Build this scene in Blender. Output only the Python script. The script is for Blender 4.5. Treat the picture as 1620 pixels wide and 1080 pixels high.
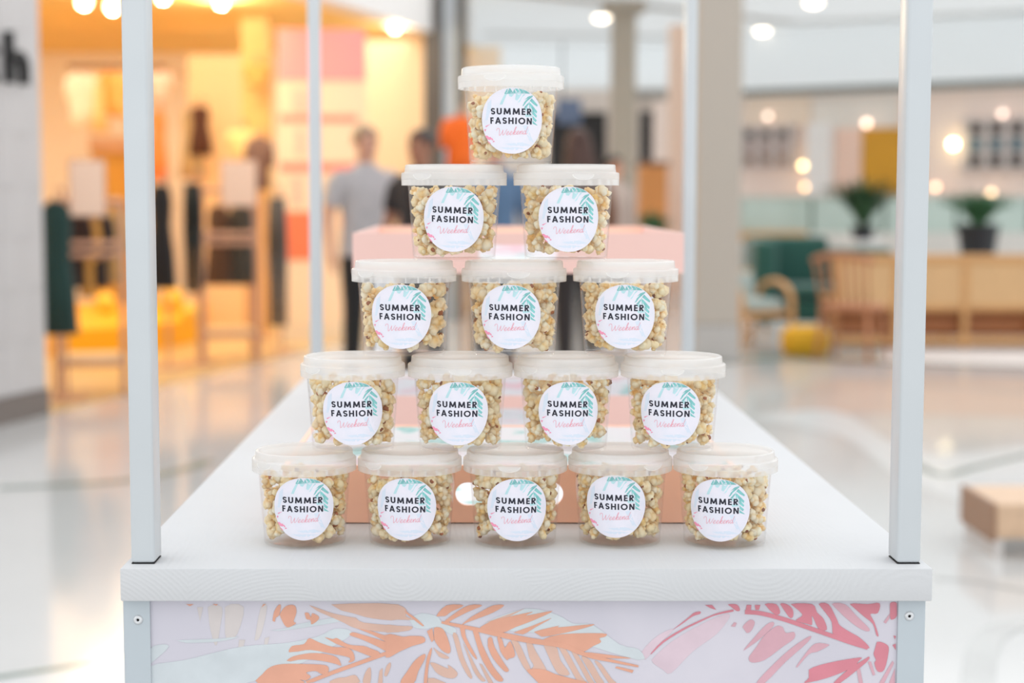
import bpy, bmesh, math, random
import numpy as np
from mathutils import Vector, Matrix
from mathutils.geometry import tessellate_polygon

for _o in list(bpy.data.objects):
    bpy.data.objects.remove(_o)
SC = bpy.context.scene
COL = SC.collection
PI = math.pi
T = 0.92                                   # height of the cart's table top

# ------------------------------------------------------------------ camera
F_PX, CX, PITCH = 2650.0, 759.2, 0.0870
CAM = Vector((-0.0493, -1.75, T + 0.3944))
cd = bpy.data.cameras.new('camera')
cam = bpy.data.objects.new('camera', cd)
COL.objects.link(cam)
cam.location = CAM
cam.rotation_euler = (PI / 2 - PITCH, 0.0, 0.0)
cd.sensor_width = 36.0
cd.lens = F_PX / 1620.0 * 36.0
cd.shift_x = (810.0 - CX) / 1620.0
cd.clip_end = 200
cd.dof.use_dof = True
cd.dof.focus_distance = 1.855
cd.dof.aperture_fstop = 3.1
SC.camera = cam

# ------------------------------------------------------------------ light
W = bpy.data.worlds.new('world')
SC.world = W
W.use_nodes = True
_bg = W.node_tree.nodes['Background']
_bg.inputs[0].default_value = (0.965, 0.985, 1.0, 1)
_bg.inputs[1].default_value = 0.98


def area_light(name, loc, rot, sx, sy, energy, color):
    l = bpy.data.lights.new(name, 'AREA')
    l.shape = 'RECTANGLE'
    l.size, l.size_y = sx, sy
    l.energy, l.color = energy, color
    o = bpy.data.objects.new(name, l)
    o.location, o.rotation_euler = loc, rot
    COL.objects.link(o)
    return o


area_light('atrium_skylight', (1.5, 1.0, 9.0), (0, 0, 0), 9, 12, 110, (0.97, 0.985, 1.0))
area_light('added_lounge_fill', (7.0, 20.0, 8.0), (0, 0, 0), 15, 14, 520, (1.0, 0.985, 0.96))  # added unseen fill light above the far ceiling, brightens the lounge through it

SC.view_settings.view_transform = 'Standard'
SC.view_settings.look = 'None'
SC.view_settings.exposure = 0.46
SC.view_settings.gamma = 1.0
SC.view_settings.use_curve_mapping = False
SC.cycles.transparent_max_bounces = 40
SC.cycles.max_bounces = 12
SC.cycles.diffuse_bounces = 9
SC.cycles.use_denoising = True
SC.cycles.sample_clamp_indirect = 6.0


# ------------------------------------------------------------------ where a pixel's ray goes
def ray(px, py):
    x, v = (px - CX) / F_PX, (540.0 - py) / F_PX
    c, s = math.cos(PITCH), math.sin(PITCH)
    return Vector((x, c + v * s, -s + v * c))


def at(px, py, d):
    """the point of the pixel's ray that lies d metres in front of the lens"""
    r = ray(px, py)
    return CAM + r * (d / r.y)


def hit(px, py, p, n):
    r = ray(px, py)
    return CAM + r * ((Vector(p) - CAM).dot(n) / r.dot(n))


def gx(px, d):
    return at(px, 309, d).x


# ------------------------------------------------------------------ materials
def srgb(r, g, b):
    def f(c):
        c /= 255.0
        return c / 12.92 if c <= 0.04045 else ((c + 0.055) / 1.055) ** 2.4
    return (f(r), f(g), f(b), 1.0)


def mat(name, rgb, rough=0.5, metal=0.0, var=0.0, vscale=20.0, bump=0.0, bscale=60.0, emit=0.0, emit_rgb=None,
        rgb2=None, sheen=0.0, coat=0.0, stretch=None):
    m = bpy.data.materials.new(name)
    m.use_nodes = True
    nt = m.node_tree
    p = nt.nodes['Principled BSDF']
    c = srgb(*rgb)
    p.inputs['Base Color'].default_value = c
    p.inputs['Roughness'].default_value = rough
    p.inputs['Metallic'].default_value = metal
    if coat:
        p.inputs['Coat Weight'].default_value = coat
        p.inputs['Coat Roughness'].default_value = 0.08
    if sheen:
        p.inputs['Sheen Weight'].default_value = sheen
    if emit:
        p.inputs['Emission Color'].default_value = srgb(*(emit_rgb or rgb))
        p.inputs['Emission Strength'].default_value = emit
    tc = nt.nodes.new('ShaderNodeTexCoord')
    vec = tc.outputs['Object']
    if stretch:
        mp = nt.nodes.new('ShaderNodeMapping')
        mp.inputs['Scale'].default_value = stretch
        nt.links.new(vec, mp.inputs['Vector'])
        vec = mp.outputs['Vector']
    if var or rgb2:
        n = nt.nodes.new('ShaderNodeTexNoise')
        n.inputs['Scale'].default_value = vscale
        n.inputs['Detail'].default_value = 4
        nt.links.new(vec, n.inputs['Vector'])
        r = nt.nodes.new('ShaderNodeValToRGB')
        if rgb2:
            r.color_ramp.elements[0].color = c
            r.color_ramp.elements[1].color = srgb(*rgb2)
            r.color_ramp.elements[0].position, r.color_ramp.elements[1].position = 0.4, 0.62
        else:
            r.color_ramp.elements[0].color = tuple(max(0, k * (1 - var)) for k in c[:3]) + (1,)
            r.color_ramp.elements[1].color = tuple(min(1, k * (1 + var)) for k in c[:3]) + (1,)
            r.color_ramp.elements[0].position, r.color_ramp.elements[1].position = 0.3, 0.7
        nt.links.new(n.outputs['Fac'], r.inputs['Fac'])
        nt.links.new(r.outputs['Color'], p.inputs['Base Color'])
    if bump:
        n2 = nt.nodes.new('ShaderNodeTexNoise')
        n2.inputs['Scale'].default_value = bscale
        n2.inputs['Detail'].default_value = 5
        nt.links.new(vec, n2.inputs['Vector'])
        b = nt.nodes.new('ShaderNodeBump')
        b.inputs['Strength'].default_value = bump
        b.inputs['Distance'].default_value = 0.002
        nt.links.new(n2.outputs['Fac'], b.inputs['Height'])
        nt.links.new(b.outputs['Normal'], p.inputs['Normal'])
    return m


def plastic_mat(name, milky, tint, gloss_rough, gloss=0.3):
    """thin clear plastic: mostly see-through, a little milky, mirror-like at a glance"""
    m = bpy.data.materials.new(name)
    m.use_nodes = True
    nt = m.node_tree
    nt.nodes.clear()
    N, L = nt.nodes.new, nt.links.new
    out = N('ShaderNodeOutputMaterial')
    tr = N('ShaderNodeBsdfTransparent')
    tr.inputs[0].default_value = (*tint, 1)
    df = N('ShaderNodeBsdfDiffuse')
    df.inputs[0].default_value = (0.95, 0.95, 0.95, 1)
    tl = N('ShaderNodeBsdfTranslucent')
    tl.inputs[0].default_value = (0.95, 0.95, 0.95, 1)
    a = N('ShaderNodeMixShader')
    a.inputs[0].default_value = 0.45
    L(df.outputs[0], a.inputs[1])
    L(tl.outputs[0], a.inputs[2])
    b = N('ShaderNodeMixShader')
    b.inputs[0].default_value = milky
    L(tr.outputs[0], b.inputs[1])
    L(a.outputs[0], b.inputs[2])
    g = N('ShaderNodeBsdfGlossy')
    g.inputs['Roughness'].default_value = gloss_rough
    lw = N('ShaderNodeLayerWeight')
    lw.inputs[0].default_value = 0.5
    pw = N('ShaderNodeMath')
    pw.operation = 'POWER'
    pw.inputs[1].default_value = 4.0
    L(lw.outputs['Facing'], pw.inputs[0])
    mu = N('ShaderNodeMath')
    mu.operation = 'MULTIPLY_ADD'
    mu.inputs[1].default_value = gloss
    mu.inputs[2].default_value = 0.012
    L(pw.outputs[0], mu.inputs[0])
    c = N('ShaderNodeMixShader')
    L(mu.outputs[0], c.inputs[0])
    L(b.outputs[0], c.inputs[1])
    L(g.outputs[0], c.inputs[2])
    L(c.outputs[0], out.inputs[0])
    return m


def vcol_mat(name, rough=0.65):
    m = bpy.data.materials.new(name)
    m.use_nodes = True
    nt = m.node_tree
    p = nt.nodes['Principled BSDF']
    at_ = nt.nodes.new('ShaderNodeAttribute')
    at_.attribute_name = 'Col'
    n = nt.nodes.new('ShaderNodeTexNoise')
    n.inputs['Scale'].default_value = 260
    n.inputs['Detail'].default_value = 4
    tc = nt.nodes.new('ShaderNodeTexCoord')
    nt.links.new(tc.outputs['Object'], n.inputs['Vector'])
    mr = nt.nodes.new('ShaderNodeMapRange')
    mr.inputs[1].default_value, mr.inputs[2].default_value = 0.3, 0.7
    mr.inputs[3].default_value, mr.inputs[4].default_value = 0.93, 1.06
    nt.links.new(n.outputs['Fac'], mr.inputs[0])
    mx = nt.nodes.new('ShaderNodeVectorMath')
    mx.operation = 'SCALE'
    nt.links.new(at_.outputs['Color'], mx.inputs[0])
    nt.links.new(mr.outputs[0], mx.inputs['Scale'])
    nt.links.new(mx.outputs[0], p.inputs['Base Color'])
    p.inputs['Roughness'].default_value = rough
    b = nt.nodes.new('ShaderNodeBump')
    b.inputs['Strength'].default_value = 0.5
    b.inputs['Distance'].default_value = 0.001
    nt.links.new(n.outputs['Fac'], b.inputs['Height'])
    nt.links.new(b.outputs['Normal'], p.inputs['Normal'])
    tl = nt.nodes.new('ShaderNodeBsdfTranslucent')      # puffed flesh lets light through
    nt.links.new(mx.outputs[0], tl.inputs['Color'])
    ms = nt.nodes.new('ShaderNodeMixShader')
    ms.inputs[0].default_value = 0.08
    nt.links.new(p.outputs[0], ms.inputs[1])
    nt.links.new(tl.outputs[0], ms.inputs[2])
    nt.links.new(ms.outputs[0], nt.nodes['Material Output'].inputs[0])
    return m


# ------------------------------------------------------------------ mesh building
class MB:
    """collects shapes, then build() links them as one mesh object"""

    def __init__(self):
        self.v, self.f = [], []

    def add(self, vs, fs):
        o = len(self.v)
        self.v += [tuple(p) for p in vs]
        self.f += [tuple(i + o for i in q) for q in fs]
        return self

    def box(self, x0, x1, y0, y1, z0, z1):
        vs = [(x, y, z) for z in (z0, z1) for y in (y0, y1) for x in (x0, x1)]
        fs = [(0, 2, 3, 1), (4, 5, 7, 6), (0, 1, 5, 4), (2, 6, 7, 3), (0, 4, 6, 2), (1, 3, 7, 5)]
        return self.add(vs, fs)

    def cbox(self, c, s, rx=0, ry=0, rz=0):
        m = Matrix.Rotation(rz, 3, 'Z') @ Matrix.Rotation(ry, 3, 'Y') @ Matrix.Rotation(rx, 3, 'X')
        vs = [Vector(c) + m @ Vector((x * s[0] / 2, y * s[1] / 2, z * s[2] / 2)) for z in (-1, 1) for y in (-1, 1) for x in (-1, 1)]
        fs = [(0, 2, 3, 1), (4, 5, 7, 6), (0, 1, 5, 4), (2, 6, 7, 3), (0, 4, 6, 2), (1, 3, 7, 5)]
        return self.add(vs, fs)

    def lathe(self, prof, seg=48, c=(0, 0, 0), closed=False, sx=1.0, sy=1.0):
        n = len(prof)
        vs = []
        for k in range(seg):
            a = 2 * PI * k / seg
            ca, sa = math.cos(a), math.sin(a)
            vs += [(c[0] + r * ca * sx, c[1] + r * sa * sy, c[2] + z) for r, z in prof]
        fs = []
        for k in range(seg):
            k2 = (k + 1) % seg
            for i in range(n if closed else n - 1):
                j = (i + 1) % n
                fs.append((k * n + i, k2 * n + i, k2 * n + j, k * n + j))
        return self.add(vs, fs)

    def tube(self, pts, r, seg=10, caps=True):
        pts = [Vector(p) for p in pts]
        rs = r if isinstance(r, (list, tuple)) else [r] * len(pts)
        n = len(pts)
        vs, fs = [], []
        up = None
        for i, p in enumerate(pts):
            d = (pts[min(i + 1, n - 1)] - pts[max(i - 1, 0)]).normalized()
            if up is None:
                up = Vector((0, 0, 1)) if abs(d.z) < 0.9 else Vector((1, 0, 0))
            s = d.cross(up).normalized()
            up = s.cross(d).normalized()
            for k in range(seg):
                a = 2 * PI * k / seg
                vs.append(p + (s * math.cos(a) + up * math.sin(a)) * rs[i])
        for i in range(n - 1):
            for k in range(seg):
                k2 = (k + 1) % seg
                fs.append((i * seg + k, i * seg + k2, (i + 1) * seg + k2, (i + 1) * seg + k))
        if caps:
            fs.append(tuple(range(seg))[::-1])
            fs.append(tuple((n - 1) * seg + k for k in range(seg)))
        return self.add(vs, fs)

    def ball(self, c, r, seg=20, rings=12):
        rx, ry, rz = r if isinstance(r, (tuple, list)) else (r, r, r)
        prof = [(max(1e-5, math.sin(PI * i / rings)), -math.cos(PI * i / rings)) for i in range(rings + 1)]
        o = len(self.v)
        self.lathe(prof, seg)
        for i in range(o, len(self.v)):
            x, y, z = self.v[i]
            self.v[i] = (c[0] + x * rx, c[1] + y * ry, c[2] + z * rz)
        return self

    def loft(self, rings, seg=20, c=(0, 0, 0), power=2.0, cap=True, ripple=0.0, nr=7):
        """rings: (z, half width, half depth, shift x, shift y)"""
        vs, fs = [], []
        for q in rings:
            z, a, b = q[:3]
            ox, oy = (q[3], q[4]) if len(q) > 4 else (0, 0)
            for k in range(seg):
                t = 2 * PI * k / seg
                ct, st = math.cos(t), math.sin(t)
                e = 2.0 / power
                rp = 1 + ripple * math.sin(nr * t + z * 3)
                vs.append((c[0] + ox + a * math.copysign(abs(ct) ** e, ct) * rp, c[1] + oy + b * math.copysign(abs(st) ** e, st) * rp, c[2] + z))
        n = len(rings)
        for i in range(n - 1):
            for k in range(seg):
                k2 = (k + 1) % seg
                fs.append((i * seg + k, i * seg + k2, (i + 1) * seg + k2, (i + 1) * seg + k))
        if cap:
            fs.append(tuple(range(seg))[::-1])
            fs.append(tuple((n - 1) * seg + k for k in range(seg)))
        return self.add(vs, fs)

    def move(self, off=(0, 0, 0), rz=0.0):
        c, s = math.cos(rz), math.sin(rz)
        self.v = [(c * x - s * y + off[0], s * x + c * y + off[1], z + off[2]) for x, y, z in self.v]
        return self

    def build(self, name, m, parent=None, smooth=False, bevel=0.0, seg=2, merge=False):
        me = bpy.data.meshes.new(name)
        me.from_pydata(self.v, [], self.f)
        if merge or bevel:
            bm = bmesh.new()
            bm.from_mesh(me)
            bmesh.ops.remove_doubles(bm, verts=bm.verts, dist=1e-6)
            if bevel:
                ed = [e for e in bm.edges if len(e.link_faces) == 2 and e.calc_face_angle(0) > 0.5]
                bmesh.ops.bevel(bm, geom=ed, offset=bevel, segments=seg, profile=0.5, affect='EDGES', clamp_overlap=True)
            bmesh.ops.recalc_face_normals(bm, faces=bm.faces)
            bm.to_mesh(me)
            bm.free()
        me.materials.append(m)
        me.shade_smooth() if smooth else None
        if smooth == 'auto':
            me.set_sharp_from_angle(angle=math.radians(40))
        o = bpy.data.objects.new(name, me)
        COL.objects.link(o)
        if parent:
            o.parent = parent
        return o


def tag(o, label=None, cat=None, group=None, kind=None):
    for k, v in (('label', label), ('category', cat), ('group', group), ('kind', kind)):
        if v:
            o[k] = v
    return o


def thing(name, label, cat, loc=(0, 0, 0), rz=0.0, group=None, kind=None):
    o = bpy.data.objects.new(name, None)
    o.empty_display_size = 0.05
    o.location, o.rotation_euler = loc, (0, 0, rz)
    COL.objects.link(o)
    return tag(o, label, cat, group, kind)


def copy_part(src, parent):
    o = src.copy()
    COL.objects.link(o)
    o.parent = parent
    return o


def poly_mesh(polys):
    """2-D polygons (lists of (x, y)) -> vertices and triangles"""
    vs, fs = [], []
    for p in polys:
        tri = tessellate_polygon([[Vector((x, y, 0)) for x, y in p]])
        o = len(vs)
        vs += list(p)
        for a, b, c in tri:
            (x0, y0), (x1, y1), (x2, y2) = p[a], p[b], p[c]
            if (x1 - x0) * (y2 - y0) - (x2 - x0) * (y1 - y0) < 0:
                b, c = c, b
            fs.append((o + a, o + b, o + c))
    return vs, fs


def ribbon(pts, w):
    """polyline -> quads of width w (number or per-point list)"""
    n = len(pts)
    ws = w if isinstance(w, (list, tuple)) else [w] * n
    L, R = [], []
    for i in range(n):
        def unit(a, b):
            dx, dy = b[0] - a[0], b[1] - a[1]
            l = math.hypot(dx, dy) or 1
            return dx / l, dy / l
        d0 = unit(pts[i - 1], pts[i]) if i else unit(pts[0], pts[1])
        d1 = unit(pts[i], pts[i + 1]) if i < n - 1 else d0
        nx, ny = -(d0[1] + d1[1]), d0[0] + d1[0]
        l = math.hypot(nx, ny) or 1
        nx, ny = nx / l, ny / l
        k = max(0.5, nx * -d0[1] + ny * d0[0])
        h = ws[i] / 2 / k
        L.append((pts[i][0] + nx * h, pts[i][1] + ny * h))
        R.append((pts[i][0] - nx * h, pts[i][1] - ny * h))
    return [[R[i], R[i + 1], L[i + 1], L[i]] for i in range(n - 1)]


def smooth_line(pts, k=6):
    out = []
    n = len(pts)
    for i in range(n - 1):
        p0, p1, p2, p3 = pts[max(i - 1, 0)], pts[i], pts[i + 1], pts[min(i + 2, n - 1)]
        for j in range(k):
            t = j / k
            out.append(tuple(0.5 * (2 * p1[q] + (p2[q] - p0[q]) * t + (2 * p0[q] - 5 * p1[q] + 4 * p2[q] - p3[q]) * t * t
                                    + (3 * p1[q] - p0[q] - 3 * p2[q] + p3[q]) * t ** 3) for q in range(len(p1))))
    out.append(tuple(pts[-1]))
    return out


rng = random.Random(7)

# ================================================================== the cart
M_white = mat('white_gloss_paint', (232, 234, 236), 0.35, var=0.02, vscale=6)
M_post = mat('white_powder_coat', (198, 203, 206), 0.32, var=0.02, vscale=9, bump=0.06, bscale=90)
M_gap_shade = mat('black_gap_shade', (28, 28, 30), 0.7)
M_steel = mat('rivet_steel', (214, 216, 218), 0.3, metal=0.5)
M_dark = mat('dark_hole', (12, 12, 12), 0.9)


def board_mat():
    """painted timber board: growth rings show through the paint as fine relief on the end"""
    m = mat('painted_timber_board', (202, 203, 205), 0.6, var=0.015, vscale=8)
    nt = m.node_tree
    p = nt.nodes['Principled BSDF']
    tc = nt.nodes.new('ShaderNodeTexCoord')
    mp = nt.nodes.new('ShaderNodeMapping')
    mp.inputs['Scale'].default_value = (1.0, 0.12, 1.4)
    mp.inputs['Location'].default_value = (0.07, 0, 0.06)
    nt.links.new(tc.outputs['Object'], mp.inputs['Vector'])
    vo = nt.nodes.new('ShaderNodeTexVoronoi')
    vo.inputs['Scale'].default_value = 5.5
    nt.links.new(mp.outputs[0], vo.inputs['Vector'])
    sn = nt.nodes.new('ShaderNodeMath')
    sn.operation = 'MULTIPLY'
    sn.inputs[1].default_value = 210
    nt.links.new(vo.outputs['Distance'], sn.inputs[0])
    nz = nt.nodes.new('ShaderNodeTexNoise')
    nz.inputs['Scale'].default_value = 220
    nz.inputs['Detail'].default_value = 6
    nt.links.new(tc.outputs['Object'], nz.inputs['Vector'])
    ad = nt.nodes.new('ShaderNodeMath')
    ad.operation = 'SINE'
    nt.links.new(sn.outputs[0], ad.inputs[0])
    s2 = nt.nodes.new('ShaderNodeMath')
    s2.operation = 'MULTIPLY_ADD'
    s2.inputs[1].default_value = 0.22
    nt.links.new(ad.outputs[0], s2.inputs[0])
    nt.links.new(nz.outputs['Fac'], s2.inputs[2])
    b = nt.nodes.new('ShaderNodeBump')
    b.inputs['Strength'].default_value = 0.33
    b.inputs['Distance'].default_value = 0.0012
    nt.links.new(s2.outputs[0], b.inputs['Height'])
    nt.links.new(b.outputs['Normal'], p.inputs['Normal'])
    return m


M_board = board_mat()
HW, LEN = 0.4315, 2.0
cart = thing('display_cart', 'long white display cart with corner posts and a palm leaf printed front', 'cart', (0, 0, 0))
MB().box(-HW, HW, 0, LEN, T - 0.0355, T).build('table_top', M_board, cart, 'auto', bevel=0.0016)
PW, PD, PO = 0.026, 0.040, 0.4242
for sx in (-1, 1):
    for y0 in (0.021, LEN - 0.067):
        xa, xb = sorted((sx * PO, sx * (PO - PW)))
        MB().box(xa + 0.0008, xb - 0.0008, y0 + 0.0008, y0 + PD - 0.001, T, T + 0.0012).build('gap_shade_strip', M_gap_shade, cart)  # thin black strip stands in for the shadow line under the post
        MB().box(xa, xb, y0, y0 + PD, T + 0.0012, T + 1.12).build('post', M_post, cart, 'auto', bevel=0.0035, seg=3)
for sx in (-1, 1):
    xa, xb = sorted((sx * PO, sx * (PO - PW)))
    MB().box(xa, xb, 0.021, LEN - 0.027, T + 1.12, T + 1.15).build('top_rail', M_post, cart, 'auto', bevel=0.003)
for y0 in (0.021, LEN - 0.067):
    MB().box(-PO + PW, PO - PW, y0, y0 + PD, T + 1.12, T + 1.15).build('top_rail', M_post, cart, 'auto', bevel=0.003)

# corner angles that go down to the floor, rivets, side and front panels
YF = 0.012
M_angle = mat('grey_white_angle', (184, 193, 199), 0.35, var=0.03, vscale=7)
xl0, xl1 = at(195.5, 1000, 1.75 + YF).x, at(237.5, 1000, 1.75 + YF).x
xr0, xr1 = at(1420.5, 1000, 1.75 + YF).x, at(1463, 1000, 1.75 + YF).x
for xa, xb in ((xl0, xl1), (xr0, xr1)):
    for front in (True, False):
        mb = MB()
        yy = YF if front else LEN - YF
        s = 1 if front else -1
        mb.box(xa, xb, min(yy, yy + s * 0.003), max(yy, yy + s * 0.003), 0.0, T - 0.0362)
        xo = xa if xa < 0 else xb - 0.003
        mb.box(xo, xo + 0.003, min(yy + s * 0.003, yy + s * 0.03), max(yy + s * 0.003, yy + s * 0.03), 0.0, T - 0.0362)
        mb.build('leg', M_angle, cart)
for px, py in ((218.5, 980), (1438.5, 974)):
    p = at(px, py, 1.75 + YF)
    for dz in (0.0, -0.33):
        mb = MB()
        prof = [(0.0014, 0.0004), (0.0017, 0.0020), (0.0032, 0.0023), (0.0044, 0.0016), (0.0054, 0.0002), (0.0054, -0.0006)]
        mb.lathe(prof, 24)
        mb.v = [(p.x + x, YF - z, p.z + dz + y) for x, y, z in mb.v]
        rv = mb.build('rivet', M_steel, cart, True)
        rv['label'] = 'round steel rivet head'
        mb = MB().lathe([(1e-5, 0.0006), (0.0016, 0.0006)], 16)
        mb.v = [(p.x + x, YF - z, p.z + dz + y) for x, y, z in mb.v]
        mb.build('rivet_hole', M_dark, rv)
M_panel = mat('printed_panel_base', (201, 198, 208), 0.5, rgb2=(209, 205, 214), vscale=7)
YP = YF + 0.0035
panel = MB().box(xl0 + 0.0035, xr1 - 0.0035, YP, YP + 0.006, 0.18, T - 0.0371).build('front_panel', M_panel, cart)
panel['label'] = 'front panel printed with orange and pink palm leaves on pale lilac'
for sx in (-1, 1):
    x = xl0 + 0.004 if sx < 0 else xr1 - 0.009
    MB().box(x, x + 0.005, YP + 0.007, LEN - YP, 0.18, T - 0.0358).build('side_panel', mat('pale_lilac_panel', (216, 214, 226), 0.5, var=0.02), cart)

# ---- the watercolour print of the front panel (flat print, each wash its own sheet of ink)
R1 = lambda p: [(230 + x / 4.05, 945 + y / 4.05) for x, y in p]
R2 = lambda p: [(610 + x / 4.05, 945 + y / 4.05) for x, y in p]
R3 = lambda p: [(1010 + x / 3.857, 945 + y / 3.857) for x, y in p]
ink = {'orange': [], 'apricot': [], 'rose': [], 'blush': [], 'mist': [], 'cream': [], 'petal': []}
ink['mist'] += [R1(p) for p in (
    [(200, 275), (330, 268), (470, 262), (600, 250), (480, 280), (260, 290)],
    [(22, 440), (250, 400), (450, 350), (640, 310), (900, 290), (1100, 250), (1210, 200), (1310, 210), (1290, 260), (1000, 420), (900, 430), (650, 547), (22, 547)],
    [(800, 210), (900, 195), (1000, 165), (1270, 120), (1280, 145), (1000, 195), (850, 212)],
    [(22, 330), (100, 300), (150, 315), (60, 400), (22, 420)])]
ink['mist'] += [R2(p) for p in (
    [(150, 140), (230, 100), (330, 120), (365, 160), (450, 200), (430, 240), (330, 190), (260, 200), (180, 190)],
    [(640, 160), (900, 70), (1100, 110), (1200, 165), (1330, 175), (1500, 300), (1620, 330), (1620, 400), (1100, 250), (700, 200)])]
ink['cream'] += [R1(p) for p in (
    [(400, 60), (490, 60), (480, 180), (460, 295), (440, 290), (410, 170)], [(510, 60), (630, 60), (590, 230), (540, 265), (510, 230)],
    [(700, 270), (740, 60), (780, 60), (740, 240), (705, 275)], [(590, 380), (600, 270), (640, 270), (610, 380)], [(330, 60), (370, 60), (350, 150)],
    [(760, 330), (765, 260), (795, 250), (775, 335)])]
ink['orange'] += [R1(p) for p in (
    [(815, 150), (825, 90), (850, 50), (868, 50), (858, 110), (835, 130), (830, 155)],
    [(860, 110), (900, 55), (955, 50), (968, 95), (950, 150), (965, 165), (920, 190), (895, 180), (875, 145)],
    [(1020, 100), (1045, 98), (1060, 125), (1070, 100), (1110, 120), (1105, 145), (1065, 172), (1058, 145), (1030, 135)],
    [(1360, 198), (1450, 215), (1530, 240), (1620, 245), (1620, 345), (1550, 345), (1480, 310), (1380, 265), (1310, 240), (1330, 222), (1400, 240), (1500, 270), (1535, 280), (1450, 235)],
    [(920, 350), (940, 310), (1015, 298), (1050, 260), (1110, 285), (1200, 315), (1290, 320), (1330, 350), (1340, 400), (1300, 415), (1310, 385), (1200, 360), (1060, 335), (980, 345)],
    [(1150, 255), (1200, 265), (1230, 260), (1300, 300), (1400, 310), (1440, 325), (1500, 350), (1490, 385), (1440, 375), (1350, 340), (1220, 295)],
    [(905, 405), (950, 375), (1060, 355), (1160, 362), (1230, 385), (1255, 435), (1220, 425), (1130, 405), (1010, 395), (930, 408)],
    [(720, 547), (750, 490), (800, 445), (880, 425), (1030, 425), (1150, 432), (1175, 455), (1165, 485), (1130, 490), (1090, 470), (1030, 480), (1060, 505), (1030, 530), (990, 525), (1010, 547)],
    [(430, 42), (465, 42), (455, 52)], [(745, 62), (755, 42), (772, 42)], [(260, 42), (310, 42), (285, 55)])]
ink['orange'] += [q for q in map(R1, ribbon(smooth_line([(1030, 547), (1200, 480), (1400, 408), (1620, 330)], 3), 24))]
ink['apricot'] += [R1(p) for p in (
    [(1190, 44), (1622, 44), (1622, 140), (1450, 132), (1330, 100), (1250, 80)],
    [(1050, 50), (1100, 65), (1200, 100), (1320, 125), (1350, 130), (1400, 160), (1622, 185), (1622, 222), (1420, 210), (1330, 190), (1270, 160), (1180, 120), (1100, 85)],
    [(1180, 547), (1230, 515), (1280, 510), (1340, 495), (1365, 520), (1360, 547)], [(1395, 547), (1405, 490), (1430, 450), (1445, 460), (1440, 547)],
    [(1490, 547), (1500, 470), (1520, 450), (1520, 547)], [(1530, 500), (1545, 440), (1570, 415), (1570, 450), (1545, 505)])]
ink['orange'] += [R2(p) for p in (
    [(325, 120), (390, 50), (500, 50), (420, 90), (380, 118)],
    [(370, 160), (430, 110), (530, 50), (620, 50), (530, 90), (430, 140), (395, 165)],
    [(480, 180), (540, 130), (600, 95), (690, 50), (760, 50), (690, 95), (600, 130), (520, 160)],
    [(600, 205), (680, 150), (800, 120), (945, 90), (900, 115), (1070, 85), (960, 140), (830, 190), (740, 225)],
    [(820, 225), (940, 180), (1065, 130), (960, 190), (880, 235)],
    [(950, 220), (1110, 180), (1110, 190), (1330, 170), (1290, 190), (1150, 225), (1000, 250)],
    [(1000, 280), (1120, 235), (1390, 228), (1410, 248), (1370, 260), (1380, 285), (1330, 310), (1250, 350), (1130, 310)],
    [(1280, 350), (1420, 365), (1575, 388), (1450, 388), (1320, 380)], [(1480, 440), (1590, 465), (1580, 482), (1470, 450)],
    [(475, 185), (505, 190), (515, 250), (550, 320), (585, 385), (575, 390), (530, 330), (485, 240)],
    [(555, 200), (590, 210), (620, 300), (690, 440), (755, 525), (705, 525), (620, 400), (575, 270)],
    [(655, 265), (680, 255), (700, 320), (760, 420), (790, 465), (760, 470), (690, 390), (655, 310)],
    [(715, 255), (745, 265), (765, 320), (800, 280), (830, 370), (790, 390), (775, 398), (735, 340)],
    [(905, 470), (960, 455), (1030, 465), (1090, 490), (1200, 520), (1290, 547), (980, 547)],
    [(125, 80), (150, 100), (200, 135), (245, 178), (230, 178), (180, 140), (130, 100)],
    [(0, 240), (110, 250), (160, 245), (240, 250), (250, 285), (170, 310), (90, 345), (0, 382)],
    [(310, 195), (360, 195), (390, 240), (415, 320), (410, 355), (380, 350), (340, 315), (310, 260)],
    [(95, 547), (140, 470), (190, 400), (250, 360), (250, 395), (210, 470), (180, 547)],
    [(245, 547), (255, 450), (270, 370), (295, 320), (295, 350), (275, 440), (265, 547)], [(265, 215), (300, 195), (310, 270), (295, 285)])]
ink['orange'] += [q for q in map(R2, ribbon(smooth_line([(358, 158), (480, 182), (620, 212), (760, 242), (930, 275), (1130, 305), (1230, 345), (1330, 380), (1450, 405), (1620, 440)], 3),
                                            [14, 18, 20, 22, 24, 26, 28, 30, 32, 34, 36, 36, 36, 34, 34, 32, 32, 30, 30, 28, 26, 24, 22, 20, 18, 16, 14, 12][:28]))]
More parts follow.
